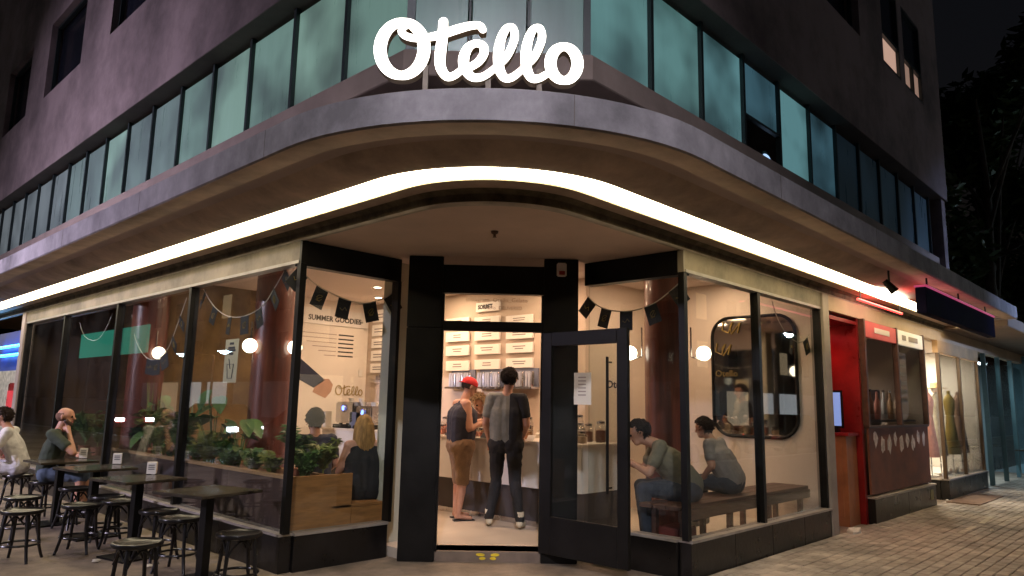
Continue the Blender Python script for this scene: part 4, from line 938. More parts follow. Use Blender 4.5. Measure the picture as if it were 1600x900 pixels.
# ================================================================== PEOPLE
import numpy as np
V = Vector
def lr(x, y, z): return [V((-x, y, z)), V((x, y, z))]
def stand(h=1.75):
    s = h/1.75
    J = dict(P=V((0, 0, .93)), ch=V((0, .01, 1.25)), nk=V((0, -.005, 1.47)), hd=V((0, .03, 1.635)), sh=lr(.175, 0, 1.415), el=lr(.235, -.03, 1.13), wr=lr(.22, .08, .89), hip=lr(.095, 0, .9), kn=lr(.1, .03, .5), an=lr(.11, -.01, .085), toe=lr(.13, .15, .035))
    for k, v in J.items(): J[k] = v*s if isinstance(v, Vector) else [a*s for a in v]
    J['s'] = s; return J
def sit(lean=0., h=1.75):
    s = h/1.75
    J = dict(P=V((0, 0, .10)), ch=V((0, .02, .40)), nk=V((0, .02, .63)), hd=V((0, .06, .79)), sh=lr(.175, .01, .58), el=lr(.24, .06, .33), wr=lr(.18, .27, .24), hip=lr(.1, .02, .085), kn=lr(.14, .44, .09), an=lr(.14, .4, -.36), toe=lr(.15, .56, -.41))
    if lean:
        c, sn = cos(lean), sin(lean)
        f = lambda v: V((v.x, v.y*c+(v.z-.1)*sn, .1+(v.z-.1)*c-v.y*sn))
        for k in ('ch', 'nk', 'hd'): J[k] = f(J[k])
        for k in ('sh', 'el', 'wr'): J[k] = [f(v) for v in J[k]]
    for k, v in J.items(): J[k] = v*s if isinstance(v, Vector) else [a*s for a in v]
    J['s'] = s; return J
CLOTH = {}
def cloth(n, c, na=.18): return mat('cloth_'+n, c, .85, 14, na, .25, bs=90)
EYE = mat('eye_dark', (.02, .015, .012), .2); LIP = mat('lip', (.3, .09, .07), .5)
def person(label, loc, face, J, shirt, trousers, shoe, sleeve='short', legs='long', hair='short', hairc=(.02, .013, .01), look=0., nod=0., skin=None, hold=None, extra=None, fat=1., grip=(.9, .9), beard=None, split=None):
    rz = math.atan2(face[1], face[0])-pi/2
    t = thing('person', label, 'person', tuple(loc), rz, local=True)
    s = J['s']; caps = []      # (p,q,r0,r1,region)
    SK, SH, TR, SO, EY, LI, BD = range(7)
    add = lambda p, q, a, c, g: caps.append((V(p), V(q), a*s, c*s, g))
    P, ch, nk, hd = J['P'], J['ch'], J['nk'], J['hd']
    lat = (J['hip'][1]-J['hip'][0]).normalized(); lat2 = (J['sh'][1]-J['sh'][0]).normalized()
    for k in (-1, 0, 1):
        add(P+lat*k*.065*s+V((0, 0, .04)), ch+lat2*k*.085*s, .108*fat, .112*fat, SH)
        add(ch+lat2*k*.085*s, nk-(nk-ch).normalized()*.07*s+lat2*k*.07*s, .11*fat, .07, SH)
    shr = SH if sleeve != 'none' else SK
    for i in (0, 1):
        add(nk-(nk-ch).normalized()*.05*s, J['sh'][i]*.75+nk*.25-(nk-ch).normalized()*.04*s, .062, .06, SH)
        sh, el, wr = J['sh'][i], J['el'][i], J['wr'][i]
        add(nk-(nk-ch).normalized()*.05*s, sh, .06, .058, shr)
        add(sh, el, .052, .041, SK); add(el, wr, .04, .027, SK)
        if sleeve == 'short': add(sh, sh.lerp(el, .62), .066, .06, SH)
        elif sleeve == 'long': add(sh, el, .064, .05, SH); add(el, el.lerp(wr, .93), .05, .038, SH)
        d = (wr-el).normalized(); side = V((-1 if i == 0 else 1, 0, 0)); side = (side-d*side.dot(d)).normalized(); pn = d.cross(side)
        if pn.z > 0: pn = -pn
        inn = -side
        palm = wr+d*.075*s
        add(wr, palm, .026, .03, SK); add(wr+inn*.012*s, palm+inn*.022*s, .022, .022, SK); add(wr-inn*.012*s, palm-inn*.022*s, .02, .02, SK)
        cu = grip[i]
        for k, (o, L) in enumerate(((.03, .07), (.011, .08), (-.01, .075), (-.03, .058))):
            b0 = palm+inn*o*s; k1 = b0+(d*cos(cu)+pn*sin(cu))*L*.5*s; k2 = k1+(d*cos(cu*2.1)+pn*sin(cu*2.1))*L*.5*s
            add(b0, k1, .0105, .0098, SK); add(k1, k2, .0098, .0085, SK)
        tb_ = wr+d*.03*s+inn*.025*s; t1 = tb_+(inn*.7+d*.5+pn*.4).normalized()*.04*s; t2 = t1+(d*.8+pn*.5).normalized()*.032*s
        add(tb_, t1, .014, .012, SK); add(t1, t2, .012, .01, SK)
    for i in (0, 1):
        hp, kn, an, toe = J['hip'][i], J['kn'][i], J['an'][i], J['toe'][i]
        add(P.lerp(hp, .6), hp, .115*fat, .105*fat, TR); add(hp, kn, .094*fat, .062, TR)
        if legs == 'long': add(kn, an+V((0, 0, .02)), .066, .05, TR)
        elif legs == 'shorts': add(kn.lerp(hp, .5), kn.lerp(an, .04), .092, .084, TR); add(kn, kn.lerp(an, .35), .058, .06, SK); add(kn.lerp(an, .35), an, .06, .038, SK)
        heel = V((an.x, an.y, toe.z+.012*s)); heel = an+(V((an.x, an.y, toe.z))-an)*.6-(toe-an).normalized()*.015*s
        add(an, heel, .043 if shoe else .036, .04 if shoe else .034, SO if shoe else SK); add(heel, toe, .042 if shoe else .032, .036 if shoe else .026, SO if shoe else SK)
    # head
    HM = Matrix.Rotation(look, 3, 'Z') @ Matrix.Rotation(-nod, 3, 'X'); hp = lambda x, y, z: hd+(HM @ V((x, y, z)))*s
    add(nk-(nk-ch).normalized()*.02*s, hd+V((0, -.02, -.05))*s, .056, .052, SK)
    add(hp(0, -.018, .035), hp(0, .012, .03), .083, .08, SK); add(hp(0, .01, .02), hp(0, .035, -.06), .074, .05, SK if not beard else SK)
    add(hp(-.02, .05, -.075), hp(.02, .05, -.075), .034, .034, BD if beard else SK)
    add(hp(0, .088, .012), hp(0, .105, -.022), .011, .017, SK)           # nose
    add(hp(-.03, .075, .028), hp(.03, .075, .028), .016, .016, SK)        # brow
    for k in (-1, 1):
        add(hp(k*.03, .084, .006), hp(k*.032, .084, .006), .011, .011, EY); add(hp(k*.08, -.008, .012), hp(k*.083, -.012, -.02), .018, .012, SK)
    add(hp(-.018, .083, -.056), hp(.018, .083, -.056), .009, .009, LI)
    if beard:
        for k in (-1, 1): add(hp(k*.055, .03, -.045), hp(k*.02, .06, -.085), .026, .026, BD)
    if extra:
        for e in extra: caps.append(e)
    b = MB()
    for p, q, a, c, g in caps: b.capsule(p, q, a, c, 12)
    me = bpy.data.meshes.new('body'); me.from_pydata(b.v, [], b.f); bm = bmesh.new(); bm.from_mesh(me); bmesh.ops.recalc_face_normals(bm, faces=bm.faces); bm.to_mesh(me); bm.free()
    tmp = bpy.data.objects.new('body', me); COL.objects.link(tmp)
    md = tmp.modifiers.new('r', 'REMESH'); md.mode = 'VOXEL'; md.voxel_size = .0095
    sm = tmp.modifiers.new('s', 'SMOOTH'); sm.iterations = 3; sm.factor = .5
    dg = bpy.context.evaluated_depsgraph_get(); me2 = bpy.data.meshes.new_from_object(tmp.evaluated_get(dg)); bpy.data.objects.remove(tmp)
    nv = len(me2.vertices); co = np.empty(nv*3); me2.vertices.foreach_get('co', co); co = co.reshape(-1, 3)
    nf = len(me2.polygons); cen = np.empty(nf*3); me2.polygons.foreach_get('center', cen); cen = cen.reshape(-1, 3)
    best = np.full(nf, 1e9); reg = np.zeros(nf, int)
    for p, q, a, c, g in caps:
        p_, q_ = np.array(p), np.array(q); dd = q_-p_; L2 = max(1e-9, dd@dd); u = np.clip((cen-p_)@dd/L2, 0, 1)
        ds = np.linalg.norm(cen-p_-u[:, None]*dd, axis=1)-(a+(c-a)*u)
        if g == SH and sleeve == 'none': ds = ds+.0
        m = ds < best; best[m] = ds[m]; reg[m] = g
    me2.materials.clear()
    if split: reg[(reg == SH) & (cen[:, 0] > .045)] = 7
    for x in (skin or SKIN, shirt, trousers, shoe or SKIN, EYE, LIP, beard or SKIN, split or SKIN): me2.materials.append(x)
    me2.polygons.foreach_set('material_index', reg.astype('int32')); me2.polygons.foreach_set('use_smooth', [True]*nf)
    # cloth wrinkles: small displacement on clothed vertices
    nrm = np.empty(nv*3); me2.vertices.foreach_get('normal', nrm); nrm = nrm.reshape(-1, 3)
    isC = np.zeros(nv); 
    for pi_, p in enumerate(me2.polygons):
        if reg[pi_] in (SH, TR, 7):
            for vi in p.vertices: isC[vi] = 1
    from mathutils import noise as NZ
    sd_ = random.uniform(0, 50); wv = np.zeros(nv)
    for vi in range(nv):
        if isC[vi]:
            c_ = co[vi]; q1 = V((c_[0]*7+sd_, c_[1]*7, c_[2]*11)); w1 = NZ.noise(q1); w2 = NZ.noise(V((c_[0]*16+sd_, c_[1]*16, c_[2]*9+w1*2)))
            wv[vi] = (1-2.2*abs(w1))*1.5+(1-2*abs(w2))*.9
    co = co+nrm*(wv*.0032*isC)[:, None]; me2.vertices.foreach_set('co', co.ravel()); me2.update()
    o = bpy.data.objects.new('body', me2); COL.objects.link(o); o.parent = t
    # hair
    HC = mat('hair_%d_%d_%d' % tuple(int(c*1000) for c in hairc), hairc, .6, 30, .4, .4, spec=.2, stretch=(1, 1, .25))
    m3_ = HM
    if hair in ('short', 'curly', 'long'):
        hb = MB()
        cut = lambda v: (v.y > .035 and v.z < .055) or (v.z < -.03 and v.y > -.02) or v.z < -.085
        g = 1.0 if hair == 'short' else (1.16 if hair == 'curly' else 1.06)
        hb.ell(hp(0, -.014, .03), (.089*s*g, .108*s*g, .098*s*g), 26, 16, m3_, cut=cut)
        hb.v = [tuple(V(v)+V((random.uniform(-1, 1), random.uniform(-1, 1), random.uniform(-1, 1)))*(.0035 if hair == 'short' else (.012 if hair == 'curly' else .002))) for v in hb.v]
        ho = hb.build('hair', HC, t, smooth='all'); ho.modifiers.new('so', 'SOLIDIFY').thickness = .01
        if hair != 'long':
            tf = MB(); used = sorted({i for f in hb.f for i in f}); cc = hp(0, -.014, .03)
            for i in used:
                for rep_ in range(2):
                    p = V(hb.v[i])+V((random.uniform(-1, 1), random.uniform(-1, 1), random.uniform(-1, 1)))*.008; nn = (p-cc).normalized(); g_ = (nn*.5+V((random.uniform(-.6, .6), random.uniform(-.6, .6), -.7))).normalized()
                    L_ = random.uniform(.014, .03)*(1 if hair == 'short' else 1.7); tf.tube([p, p+(nn*.6+g_*.4).normalized()*L_*.5, p+(nn*.4+g_).normalized()*L_], [.006, .005, .001], 4)
            tf.build('hair_tufts', HC, ho)
        if hair == 'long':
            hb = MB(); n = 22
            for k in range(n):
                a = pi*.92+ (pi*1.16)*k/(n-1)
                x, y = .092*cos(a), .098*sin(a)
                top = hp(x*.93, y-.015, .04); mid = hp(x*1.12, y*1.05-.03, -.1); low = hp(x*1.2+random.uniform(-.01, .01), -.085+y*.35, -.27+random.uniform(-.025, .02))
                hb.tube(cat_rom([top, mid, hp(x*1.22, y*.8-.05, -.19), low], 3), [.016, .017, .018, .018, .019, .019, .018, .017, .014, .008], 6)
            hb.build('long_hair', HC, t, smooth='all')
    elif hair == 'cap':
        hb = MB(); hb.ell(hp(0, -.012, .045), (.094*s, .112*s, .088*s), 26, 14, m3_, cut=lambda v: v.z < -.012)
        hb.v = list(hb.v); cp = hb.build('cap', cloth('capred', (.6, .03, .035)), t, smooth='all'); cp.modifiers.new('so', 'SOLIDIFY').thickness = .006
        bb = MB(); pts = []
        for r_ in (0, 1):
            for k in range(9):
                a = -1.1+2.2*k/8; pts.append(hp((.088+.0*r_)*sin(a), -(.09+.062*r_*cos(a*.8))*cos(a)-.012, .038-.012*r_))
        bb.add(pts, [(k, k+1, 9+k+1, 9+k) for k in range(8)]); bo = bb.build('brim', MATS['cloth_capred'], cp); bo.modifiers.new('so', 'SOLIDIFY').thickness = .005
        q = hp(-.094, -.03, .085); eb = MB(); eb.ell(q, (.008, .022, .02), 8, 6, m3_); eb.build('cap_badge', WHITE, cp)
        hb = MB(); hb.ell(hp(0, -.014, .02), (.088*s, .106*s, .09*s), 22, 14, m3_, cut=lambda v: v.y > .0 or v.z > .02 or v.z < -.06); hb.build('hair', HC, t, smooth='all')
    elif hair == 'shaved':
        hb = MB(); hb.ell(hp(0, -.016, .018), (.0855*s, .1045*s, .09*s), 26, 16, m3_, cut=lambda v: v.y > .03 or v.z > .035 or v.z < -.06); hb.build('hair', HC, t, smooth='all')
    if hold: hold(t, J, hp)
    return t
NAVY = cloth('navy', (.03, .032, .05)); KHAKI = cloth('khaki', (.26, .165, .095)); GREYT = cloth('greyt', (.23, .23, .2)); BLK = cloth('black', (.012, .012, .014)); CREAMS = cloth('cream_shoe', (.6, .55, .42))
OLIVE = cloth('olive', (.045, .06, .04)); WHT = cloth('white', (.7, .68, .66)); JEAN = cloth('jean', (.1, .14, .2)); SAGE = cloth('sage', (.18, .165, .12)); LGREY = cloth('lightgrey', (.27, .24, .22)); PALEJ = cloth('paleshorts', (.5, .5, .55))
# man with red cap
J = stand(1.77); q = onz(716, 811, .1)
J['el'] = [V((-.25, .0, 1.13)), V((.25, .02, 1.13))]; J['wr'] = [V((-.1, .24, 1.2)), V((.1, .26, 1.2))]; J['kn'] = [V((-.1, .03, .5)), V((.11, .0, .5))]
J['an'] = [V((-.1, .0, .08)), V((.13, -.06, .08))]; J['toe'] = [V((-.13, .17, .03)), V((.16, .1, .03))]; J['nk'] += V((0, .04, 0)); J['hd'] += V((0, .07, -.01))
def flip(t, J, hp):
    for i in (0, 1):
        a, c = J['an'][i], J['toe'][i]; b = MB(); b.beam(V((a.x, a.y-.06, .008)), V((c.x, c.y+.05, .008)), .09, .016); b.build('flip_flop', BLK, t, bevel=.004)
    m = (J['wr'][0]+J['wr'][1])/2+V((0, .07, .0)); b = MB(); b.lathe([(.025, -.03), (.035, .03), (.03, .03), (.02, -.02)], m, 12); b.build('gelato_cup', mat('paper_cup', (.1, .08, .06), .6), t, smooth=True)
person('man in red backwards cap, dark tank top and khaki shorts holding a gelato cup', q, (.93, -.36), J, NAVY, KHAKI, None, 'none', 'shorts', 'cap', (.03, .02, .015), nod=.35, hold=flip, fat=1.45)
# man in grey tee, back to the street
q0, q1 = onz(764, 822, .1), onz(812, 827, .1); q = (q0+q1)/2
J = stand(1.86); f = V((.78, .62)).normalized(); rzz = math.atan2(f.y, f.x)-pi/2
inv = Matrix.Rotation(-rzz, 3, 'Z')
for i, qq in enumerate((q0, q1)):
    l = inv @ (qq-q); J['an'][i] = V((l.x, l.y-.02, .09)); J['toe'][i] = V((l.x*1.15, l.y+.14, .04)); J['kn'][i] = V((l.x*.62, l.y*.6+.05, .52))
J['wr'] = [V((-.22, .2, .98)), V((.18, .26, 1.02))]
J['hd'] += V((.02, .01, 0))
def socks(t, J, hp):
    for i in (0, 1): a = J['an'][i]; b = MB(); b.lathe([(.047, -.0), (.05, .1), (.044, .1)], (a.x, a.y, .1), 12); b.build('sock', CREAMS, t, smooth=True)
person('tall man in grey and black tee and black trousers facing the counter', (q.x, q.y, .1), f, J, GREYT, BLK, CREAMS, 'short', 'long', 'short', hold=socks, nod=.1, fat=1.06, split=BLK)
# server behind the counter
q = onx(754, 628, 3.92); J = stand(1.6); J['hd'] += V((0, .1, -.05)); J['nk'] += V((0, .05, -.02)); J['wr'] = [V((-.12, .3, .98)), V((.1, .32, 1.0))]
person('server with curly fair hair bending over behind the counter', (3.96, q.y, .1), (-1, -.1), J, cloth('server', (.1, .05, .04)), BLK, BLK, 'short', 'long', 'curly', (.3, .2, .11), nod=.5)
# blond woman on the window seat
q = ony(566, 785, 2.98); J = sit(.05, 1.66); J['el'] = [V((-.25, .06, .28)), V((.27, .0, .26))]; J['wr'] = [V((-.2, .25, .2)), V((.28, .1, .04))]
person('blond woman in sleeveless black top seen from behind on the window seat', (q.x, 2.98, .53), (.35, .94), J, BLK, BLK, BLK, 'none', 'long', 'long', (.36, .2, .065), fat=1.15)
q = ony(493, 700, 3.75); J = sit(.1, 1.82)
person('dark-haired person in navy shirt sitting behind the tall fern', (q.x, 3.75, .50), (.35, .94), J, NAVY, BLK, BLK, 'short', 'long', 'short', (.015, .012, .01))
ch = thing('inner_stool', 'wooden box stool under the person in navy behind the fern', 'stool', (q.x, 3.75, .1)); MB().box((q.x-.2, 3.55, .46), (q.x+.2, 3.95, .5)).build('seat', WOOD, ch)
for dx in (-.17, .13):
    for dy in (-.17, .13): MB().box((q.x+dx, 3.75+dy, .1), (q.x+dx+.04, 3.75+dy+.04, .46)).build('leg', WOOD, ch)
# man bending forward on the bench
J = sit(.6, 1.86); J['hd'] += V((0, .03, -.03)); J['el'] = [V((-.27, .42, .26)), V((.27, .42, .26))]; J['wr'] = [V((-.09, .6, .36)), V((.09, .62, .34))]
person('man in sage green tee and jeans hunched forward on the bench', (3.36, .45, .62), (-.62, .78), J, SAGE, cloth('darkjean', (.045, .055, .075)), WHT, 'short', 'long', 'short', (.02, .012, .01), nod=.35, fat=1.3)
J = sit(.42, 1.7)
person('person in light grey shirt sitting on the bench with back to the glass', (4.33, .45, .62), (-.1, 1), J, LGREY, MATS['cloth_darkjean'], WHT, 'short', 'long', 'short', (.03, .018, .012), nod=.2, fat=1.2)
# bald man with phone
def at(px, py, dep): return CAM+ray(px, py)*(dep/FPX)
q = at(78, 700, 9.25); J = sit(.12, 1.78)
J['el'] = [V((-.26, .12, .30)), V((.3, .22, .34))]; J['wr'] = [V((.0, .34, .33)), V((.1, .30, .52))]
J['wr'][1] = V((.07, .22, .60)); J['el'][1] = V((.22, .34, .36))
def phone(t, J, hp):
    w_ = J['wr'][0]; b = MB(); b.box((w_.x+.02, w_.y+.05, w_.z+.015), (w_.x+.10, w_.y+.19, w_.z+.025)); b.build('phone', BLACK, t, bevel=.003)
person('bald bearded man in dark olive tee with phone at the cafe table', (q.x, q.y, .47), (.62, -.40), J, OLIVE, JEAN, BLK, 'short', 'shorts', 'shaved', (.17, .09, .06), look=-.12, hold=phone, beard=mat('beard', (.07, .04, .03), .7, 40, .4), grip=(1.1, 1.4))
dup(stl, (q.x, q.y, 0), .4, 'black bentwood stool under the bald man')
# man in white tee
q = at(34, 700, 9.9); J = sit(.3, 1.78); J['el'] = [V((-.24, .3, .26)), V((.25, .3, .26))]; J['wr'] = [V((-.04, .36, .50)), V((.05, .38, .50))]
def cone(t, J, hp):
    m = V((0, .45, .60)); b = MB(); b.lathe([(.012, -.1), (.03, .0), (.001, .0)], m, 12); b.build('cone', mat('waffle', (.45, .25, .09), .8), t); b = MB(); b.ell(m+V((0, 0, .02)), (.036, .036, .036)); b.build('gelato', WHITE, t, smooth=True)
person('man in white tee and pale shorts eating a gelato cone on a stool', (q.x, q.y, .47), (-.72, .35), J, WHT, PALEJ, WHT, 'short', 'shorts', 'short', (.03, .018, .012), nod=.1, hold=cone, grip=(1.2, 1.2))
dup(stl, (q.x, q.y, 0), .9, 'black bentwood stool under the man in white')
# ================================================================== NEIGHBOURING SHOP FRONTS (parts of the same building)
RED = mat('red_paint', (.24, .012, .013), .3, 2, .5, .1); BRN = mat('brown_panel', (.2, .075, .045), .55, 2.5, .35, .05, spec=.3)
MB().box((6.2, -.005, GT+.02), (20.4, .12, HT+.04)).build('frieze', mat('frieze_tan', (.42, .31, .2), .75, 1.2, .2), bld)
# red recess
MB().box((6.2, 1.5, 0), (7.4, 1.6, GT+.2)).build('recess_back_wall', RED, bld); MB().box((7.36, .02, 0), (7.44, 1.5, GT+.02)).build('recess_side_wall', RED, bld); MB().box((6.2, .02, 2.75), (7.36, 1.5, 2.8)).build('recess_ceiling', RED, bld)
t = thing('red_lamp', 'red glowing lamp tube under the ceiling of the red recess', 'lamp', (6.8, .5, 2.7)); b = MB(); b.tube([(6.35, .5, 2.68), (7.2, .5, 2.68)], .025, 8); b.build('tube', emat('red_tube', (1, .08, .06), 5), t); MB().box((6.3, .47, 2.7), (7.25, .53, 2.75)).build('fitting', WHITE, t)
arealight('lamp_light', (6.8, .5, 2.64), .6, 4, (1, .05, .06), t)
t = thing('red_neon_tube', 'red neon tube under the canopy beside the grey pier', 'neon sign', (7.2, -.35, 2.98)); b = MB(); b.tube([(6.5, -.3, 3.0), (8.4, -.3, 3.0)], .018, 8); b.build('tube', emat('red_neon', (1, .06, .05), 3), t)
for x in (6.6, 8.3): b = MB(); b.tube([(x, -.3, 3.0), (x, -.3, 3.19)], .008, 5); b.build('hanger', BLACK, t)
arealight('lamp_light', (7.4, -.4, 3.0), .5, 4, (1, .05, .05), t, rot=(pi, 0, 0))
t = thing('counter_cabinet', 'orange wooden cabinet standing inside the red recess', 'cabinet', (7.1, .3, 0)); MB().box((6.95, .1, 0), (7.35, .55, 1.2)).build('carcass', mat('orange_wood', (.42, .16, .06), .5, 3, .25), t); MB().box((6.92, .06, 1.2), (7.355, .58, 1.24)).build('top', RED, t); MB().box((6.938, .16, .12), (6.949, .5, 1.1)).build('door', MATS['orange_wood'], t, bevel=.004)
t = thing('display_screen', 'upright screen glowing pale blue in the red recess', 'screen', (7.15, .3, 1.24)); MB().box((7.1, .18, 1.3), (7.14, .40, 1.82)).build('bezel', BLACK, t); MB().box((7.093, .2, 1.33), (7.099, .38, 1.79)).build('panel', emat('screen_blue', (.22, .35, .75), .7), t); MB().box((7.08, .24, 1.241), (7.16, .34, 1.3)).build('foot', BLACK, t)
# brown display front
plinth((7.44, .0), (10.5, .0), 2, .34, .16); plinth((7.52, .08), (7.52, .9), 1, .34)
MB().box((7.48, -.03, .39), (10.45, .0, 1.3)).build('lower_panel', BRN, bld); MB().box((7.46, -.05, 1.3), (10.47, .02, 1.34)).build('panel_rail', BENCHW, bld)
pane((7.5, -.02), (8.95, -.02), 1.34, 2.6); pane((9.0, -.02), (10.42, -.02), 1.34, 2.6)
for x in (7.46, 8.97, 10.44): MB().box((x-.03, -.06, 1.34), (x+.03, .02, GT+.02)).build('window_post', BENCHW, bld)
MB().box((7.49, -.05, 2.6), (8.94, -.01, 2.83)).build('shop_header', mat('header_red', (.55, .1, .09), .6, 3, .15, emit=(1, .15, .12), es=.12), bld)
MB().box((9.0, -.05, 2.6), (10.41, -.01, 2.83)).build('shop_header', mat('header_white', (.75, .7, .6), .6, 3, .08, emit=(1, .9, .75), es=.25), bld)
for i, (x0, x1) in enumerate([(7.9, 8.6), (9.25, 9.45), (9.6, 10.1)]): MB().box((x0, -.056, 2.68), (x1, -.051, 2.76)).build('header_lettering', PAPER if i == 0 else MATS['menu_grey'], bld)
MB().box((7.46, 1.9, 0), (10.5, 2.0, GT)).build('neighbour_wall', mat('neighbour_brown', (.14, .09, .07), .7, 2, .3), bld); MB().box((7.46, .02, 2.84), (10.5, 2, 2.9)).build('neighbour_ceiling', MATS['neighbour_brown'], bld)
MB().box((7.5, .05, .1), (10.4, 1.9, .14)).build('neighbour_floor', FLOOR, bld)
MB().box((10.44, .02, 0), (10.5, 1.9, GT)).build('neighbour_wall', CREAM, bld)
t = thing('price_board', 'tall cream price board with rounded foot behind the brown front’s glass', 'board', (9.6, .1, 1.4))
P = [(x, z) for x, z in [(9.35, 2.5), (9.35, 1.6)]]+[(9.6-.25*cos(a), 1.6-.2*sin(a)) for a in [pi*i/8 for i in range(1, 8)]]+[(9.85, 1.6), (9.85, 2.5)]; n = len(P); b = MB(); b.add([(x, .08, z) for x, z in P]+[(x, .11, z) for x, z in P], [tuple(range(n)), tuple(range(n, 2*n))]+[(i, (i+1) % n, n+(i+1) % n, n+i) for i in range(n)]); b.build('panel', mat('price_panel', (.6, .42, .32), .7, 3, .1, emit=(1, .7, .5), es=.12), t)
for i in range(6): MB().box((9.4, .074, 2.4-i*.14), (9.8, .0795, 2.46-i*.14)).build('text_line', mat('price_white', (.75, .62, .52), .7), t)
for i in range(9):    # pale food-shaped stickers along the lower panel
    x = 7.75+i*.3; z = 1.15-random.uniform(0, .12); b = MB(); n = 10; rr = random.uniform(.07, .12); P = [(x+rr*random.uniform(.6, 1.1)*cos(a), z+rr*1.3*random.uniform(.6, 1.1)*sin(a)) for a in [2*pi*k/n for k in range(n)]]
    b.add([(u, -.031, v) for u, v in P]+[(u, -.034, v) for u, v in P], [tuple(range(n)), tuple(range(n, 2*n))]+[(k, (k+1) % n, n+(k+1) % n, n+k) for k in range(n)]); b.build('panel_sticker', mat('sticker_pale', (.7, .6, .55), .7, 12, .4), bld)
b = MB(); b.box((10.15, -.085, .12), (10.32, -.081, .28)); b.build('panel_sticker', mat('sticker_olive', (.3, .28, .12), .7), bld)
for i in range(8):    # tall glass shelves of jars behind
    x = 7.7+.32*i
    t = thing('shelf_bottle', 'tall pale bottle on the lit shelf of the brown shop', 'bottle', (x, .2, 1.4), group='bottles in the brown shop window'); b = MB(); b.lathe([(.04, 0), (.045, .02), (.045, .25), (.018, .32), (.018, .42)], (x, .2, 1.42), 10); b.build('glass', bowlm[i % 6], t, smooth=True); b = MB(); b.lathe([(.02, .42), (.02, .45)], (x, .2, 1.42), 10); b.build('cap', STEEL, t)
t = thing('bottle_shelf', 'dark shelf holding bottles in the brown shop window', 'shelf', (8.9, .5, .14)); MB().box((7.6, .08, 1.38), (10.2, .32, 1.41)).build('board', BENCHW, t); MB().box((7.6, .62, .14), (10.2, .66, 1.9)).build('back', MATS['neighbour_brown'], t)
t = thing('pendant_lamp', 'white pendant lamp glowing inside the brown shop', 'lamp', (8.6, 1.0, 2.3)); b = MB(); b.lathe([(.16, 0), (.1, .06), (.02, .09)], (8.6, 1.0, 2.25), 16); b.build('shade', emat('pendant_white', (.9, .95, 1), 3), t); b = MB(); b.tube([(8.6, 1, 2.34), (8.6, 1, 2.84)], .006, 5); b.build('cord', BLACK, t)
arealight('lamp_light', (8.6, 1.0, 2.22), .3, 34, (1, .8, .65), t)
# dress shop
MB().box((10.5, 2.2, 0), (14.7, 2.3, GT)).build('neighbour_wall', CREAM, bld); MB().box((14.62, .05, 0), (14.68, 2.2, GT)).build('neighbour_wall', WHITEW, bld); MB().box((10.5, .13, 2.84), (14.7, 2.3, 2.9)).build('neighbour_ceiling', WHITEW, bld)
plinth((11.5, .02), (14.6, .02), 2, .34, .14); plinth((11.55, .09), (11.55, 1.0), 1, .34)
MB().box((11.45, .06, .345), (14.6, 1.2, .37)).build('display_deck', WHITEW, bld)
pane((11.55, .0), (13.0, .0), .37, 2.6); pane((13.05, .0), (14.55, .0), .37, 2.6); pane((11.52, .02), (11.52, 1.0), .37, 2.6)
for x in (11.52, 13.02, 14.58): MB().box((x-.03, -.03, .37), (x+.03, .03, 2.62)).build('window_post', mat('bronze', (.12, .08, .05), .4, 4, .2, 0, .5), bld)
MB().box((11.45, -.03, 2.62), (14.65, .06, 2.85)).build('shop_header', mat('header_oak', (.4, .25, .12), .6, 2, .25), bld)
MB().box((11.0, -.6, 0), (12.9, -.1, .03)).build('mat', mat('door_mat', (.22, .14, .1), .95, 9, .3), bld)
for x, y, pw in ((12.2, .6, 60), (13.7, .8, 60), (11.0, .5, 30)):
    t = thing('dress_shop_spot', 'bright ceiling spot above the dress shop display', 'downlight', (x, y, 2.82), group='dress shop ceiling spots'); b = MB(); b.lathe([(.06, 0), (.07, -.05), (.05, -.06)], (x, y, 2.84), 14); b.build('can', WHITE, t); b = MB(); b.lathe([(.001, 0), (.05, 0.001)], (x, y, 2.775), 14); b.build('disc', emat('spot_white', (1, .93, .8), 14), t); arealight('lamp_light', (x, y, 2.76), .2, pw, (1, .88, .7), t)
def mannequin(x, y, col, label, hat=False):
    t = thing('mannequin', label, 'mannequin', (x, y, .37)); b = MB(); b.lathe([(.13, 0), (.13, .015), (.012, .02), (.012, .65)], (x, y, .371), 16); b.build('stand', STEEL, t)
    b = MB(); b.lathe([(.22, .35), (.19, .6), (.13, .95), (.11, 1.1), (.15, 1.3), (.16, 1.4), (.09, 1.5), (.05, 1.53), (.045, 1.6)], (x, y, .371), 18); b.v = [(x+(vx-x), y+(vy-y)*.65, vz) for vx, vy, vz in b.v]; b.build('dress', col, t, smooth=True)
    if hat: b = MB(); b.lathe([(.2, 0), (.2, .01), (.1, .02), (.09, .1), (.06, .12), (.001, .125)], (x, y, 2.0), 18); b.build('hat', mat('straw', (.5, .3, .13), .8, 20, .2), t, smooth=True); b = MB(); b.ell((x, y, 1.99), (.08, .09, .1)); b.build('head', WHITE, t, smooth='all')
mannequin(11.85, .3, cloth('pink', (.7, .25, .2)), 'mannequin in a pink dress at the dress shop corner'); mannequin(12.5, .3, cloth('taupe', (.4, .36, .28)), 'mannequin in taupe dress and straw hat', True); mannequin(13.35, .28, cloth('mustard', (.35, .25, .06)), 'mannequin in mustard dress'); mannequin(14.15, .3, cloth('browny', (.2, .12, .08)), 'mannequin in brown dress')
for i in range(4):
    x = 12.0+i*.55; b = MB(); b.tube(cat_rom([(x, .2, .40), (x+.1, .19, .40), (x+.2, .2, .43), (x+.25, .2, .46)], 4), [.03]*4+[.028]*4+[.026]*4+[.02], 8); tag(b.build('display_shoe', mat('shoe_%d' % (i % 2), [(.7, .6, .5), (.3, .15, .08)][i % 2], .4)), ['pale shoe on the dress shop deck', 'brown shoe on the dress shop deck'][i % 2], 'shoe', 'shoes in the dress shop window')
